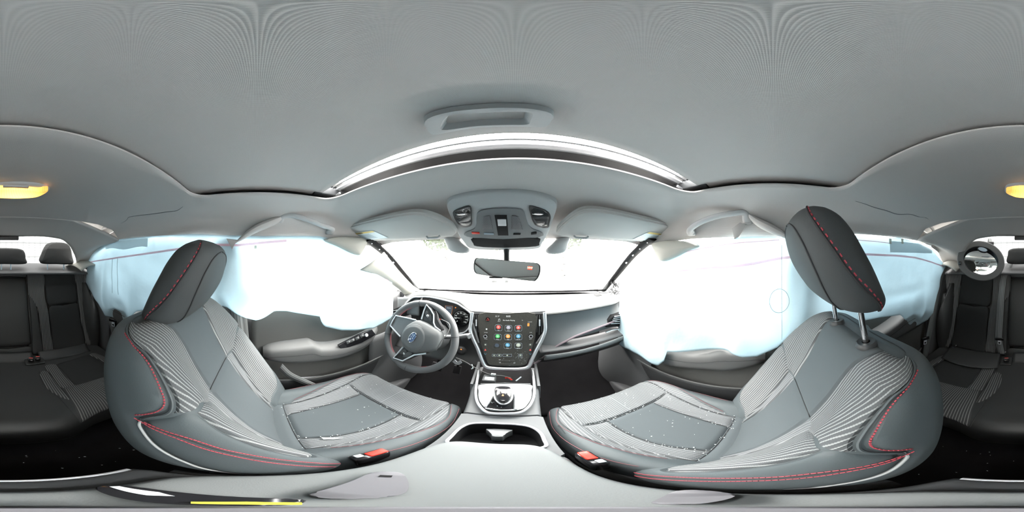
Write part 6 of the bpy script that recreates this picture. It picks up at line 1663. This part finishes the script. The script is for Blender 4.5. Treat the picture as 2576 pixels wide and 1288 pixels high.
def seat_spots(S, sgn, seed, n1, n2):
    r = random.Random(seed); o = []
    def put(u, v, l=.008):
        n = normal_of(S, u, v)*sgn; o.append((Vector(S(u, v))+n*l, n))
    for k in range(n1): put(r.uniform(-.42, .42), min(.93, max(.1, r.gauss(.55, .28))))
    for k in range(n2):
        t = r.random()
        w_ = r.randint(0, 5)
        if w_ == 0: put(r.uniform(-.40, .40), .2+r.gauss(0, .006), .005)
        elif w_ == 1: put(r.uniform(-.45, .45), .636+r.gauss(0, .006), .005)
        elif w_ in (2, 3): put((1 if w_ == 2 else -1)*(interp([(.2, .20), (.36, .245), (.5, .25), (.64, .245)], lerp(.2, .63, t))[0]+r.gauss(0, .008)), lerp(.2, .63, t), .005)
        else: put((1 if w_ == 4 else -1)*(interp([(.25, .38), (.4, .41), (.52, .44), (.62, .462), (.8, .53)], lerp(.25, .8, t))[0]+r.gauss(0, .008)), lerp(.25, .8, t), .005)
    return o
crumbs('glass_crumbs', 'pale crumbs of broken glass scattered over the driver seat cushion', seat_spots(driver[2], 1 if normal_of(driver[2], 0, .4).z > 0 else -1, 5, 28, 85), 1, (.0008, .0020))
crumbs('glass_crumbs', 'pale crumbs of broken glass scattered over the front passenger seat cushion', seat_spots(passenger[2], 1 if normal_of(passenger[2], 0, .4).z > 0 else -1, 6, 70, 130), 2, (.0008, .0023))
r = random.Random(8)
crumbs('glass_crumbs', 'specks of broken glass on the carpet of the passenger footwell', [(V(r.uniform(.2, .6), r.uniform(.60, .95), 0), V(0, 0, 1)) for k in range(70)] and [(V(x, y, -1.09+.42*max(0, (y-.72)/.34)**1.6+.004), V(0, -.3, 1).normalized()) for x, y in [(r.uniform(.2, .6), r.uniform(.60, .98)) for k in range(70)]], 3, (.0015, .0035))
crumbs('glass_crumbs', 'specks of broken glass on the black floor behind the front seats', [(V(r.uniform(-.5, .5), r.uniform(-.42, -.2), -1.098), V(0, 0, 1)) for k in range(40)], 4, (.0012, .003))
crumbs('glass_crumbs', 'dusty glass crumbs around the gear selector trim', [(kc(r.uniform(1212, 1330), r.uniform(972, 1030), .005), KPn) for k in range(60)], 5, (.0008, .002))
# a sliver of glass and foam on the driver cushion
o = build('glass_sliver', Geo().prism([driver[2](u, v)+V(0, 0, .012) for u, v in [(.24, .27), (.27, .30), (.30, .33), (.29, .30), (.27, .27)]], (0, 0, .003)), 'glass_crumb'); tag(o, 'long pale sliver of glass on the driver seat cushion', 'broken glass')
# =================================================================== the yard outside
mat('ground', (0.42, 0.42, 0.41), 0.95, spec=0.1, build=grain(4, 0.3, 0.02, vary=0.25))
mat('fence_white', (0.40, 0.41, 0.415), 0.6, spec=0.2)
mat('fence_line', (0.27, 0.28, 0.29), 0.7)
mat('leaf', (0.032, 0.048, 0.018), 0.7, build=grain(3, 0.1, 0.01, vary=0.5))
mat('bark', (0.18, 0.14, 0.11), 0.9)
mat('hood_paint', (0.80, 0.76, 0.78), 0.3, spec=0.5)
g = Geo().grid(lambda a, b: V(lerp(-40, 40, a), lerp(-40, 40, b), -1.42), 8, 8)
gr = struct('ground', g, 'ground', 'pale paved yard around the car')
g = Geo().grid(lambda a, b: V(lerp(-.72, .72, a)*(1-.12*b), lerp(1.20, 2.15, b), -.262-.02*b-.16*b**4-.05*(2*a-1)**4), 24, 18)
o = build('car_hood', g, 'hood_paint', thick=.02); tag(o, 'pale pinkish hood of the car seen through the windscreen', 'car hood')
# fence behind the car: sheet panels with a grid of rails
f = thing('metal_fence', 'white sheet metal fence seen through the rear window', 'fence', (0, -6.5, -1.42))
build('fence_sheet', Geo().box((0, -6.5, -.2), (16, .05, 2.5)), 'fence_white', f)
g = Geo()
for k in range(4): g.box((0, -6.46, -1.1+.55*k), (16, .04, .03))
build('rail', g, 'fence_line', f)
g = Geo()
for k in range(70): g.box((-8+16*k/69, -6.465, -.2), (.012, .02, 2.5))
build('seam_line', g, 'fence_line', f)
def tree(x, y, h, seed, lab):
    t = thing('tree', lab, 'tree', (x, y, -1.42), 'trees beyond the hood')
    build('trunk', Geo().tube([(x, y, -1.42), (x+.1, y, -1.42+h*.35), (x-.05, y+.1, -1.42+h*.6)], lambda q: .14*(1-.5*q), 10), 'bark', t)
    r = random.Random(seed); g = Geo()
    for k in range(900):
        a = r.uniform(0, 2*PI); e = r.uniform(-1, 1); q = r.uniform(.3, 1)**.5*h*.36
        c = V(x+q*math.cos(a)*math.sqrt(1-e*e), y+q*math.sin(a)*math.sqrt(1-e*e), -1.42+h*.68+q*e*.8)
        d1 = V(r.uniform(-1, 1), r.uniform(-1, 1), r.uniform(-1, 1)).normalized(); d2 = d1.orthogonal().normalized(); s_ = h*.035
        g.add([c-d1*s_, c+d2*s_*.5, c+d1*s_, c-d2*s_*.5], [(0, 1, 2, 3)])
    o = build('foliage', g, 'leaf', t, smooth=False, clean=False)
tree(-3.6, 8.0, 4.2, 1, 'green tree beyond the driver side end of the windscreen')
tree(-1.2, 10.5, 4.6, 2, 'green tree farther off behind the inside mirror')
tree(2.6, 8.5, 4.4, 3, 'green tree behind the cracked passenger side of the windscreen')
# parked van straight ahead
t = thing('parked_truck', 'grey truck parked beyond the hood under the mirror', 'truck', (-.55, 6.6, -1.42))
build('cargo_box', Geo().box((-.55, 7.0, -.45), (.75, 1.2, 1.1), bev=.04), 'door_grey', t)
for sx in (-.27, .27):
    for dy in (-.3, .3): build('wheel', Geo().lathe([(.001, -.06), (.2, -.06), (.2, .06), (.001, .06)], (-.55+sx, 7.0+dy, -1.22), (1, 0, 0)), 'rubber', t)
g = Geo()
for k in range(3): g.box((-.55, 6.39, -.75+.28*k), (.62, .02, .02))
build('panel_rib', g, 'fence_white', t)
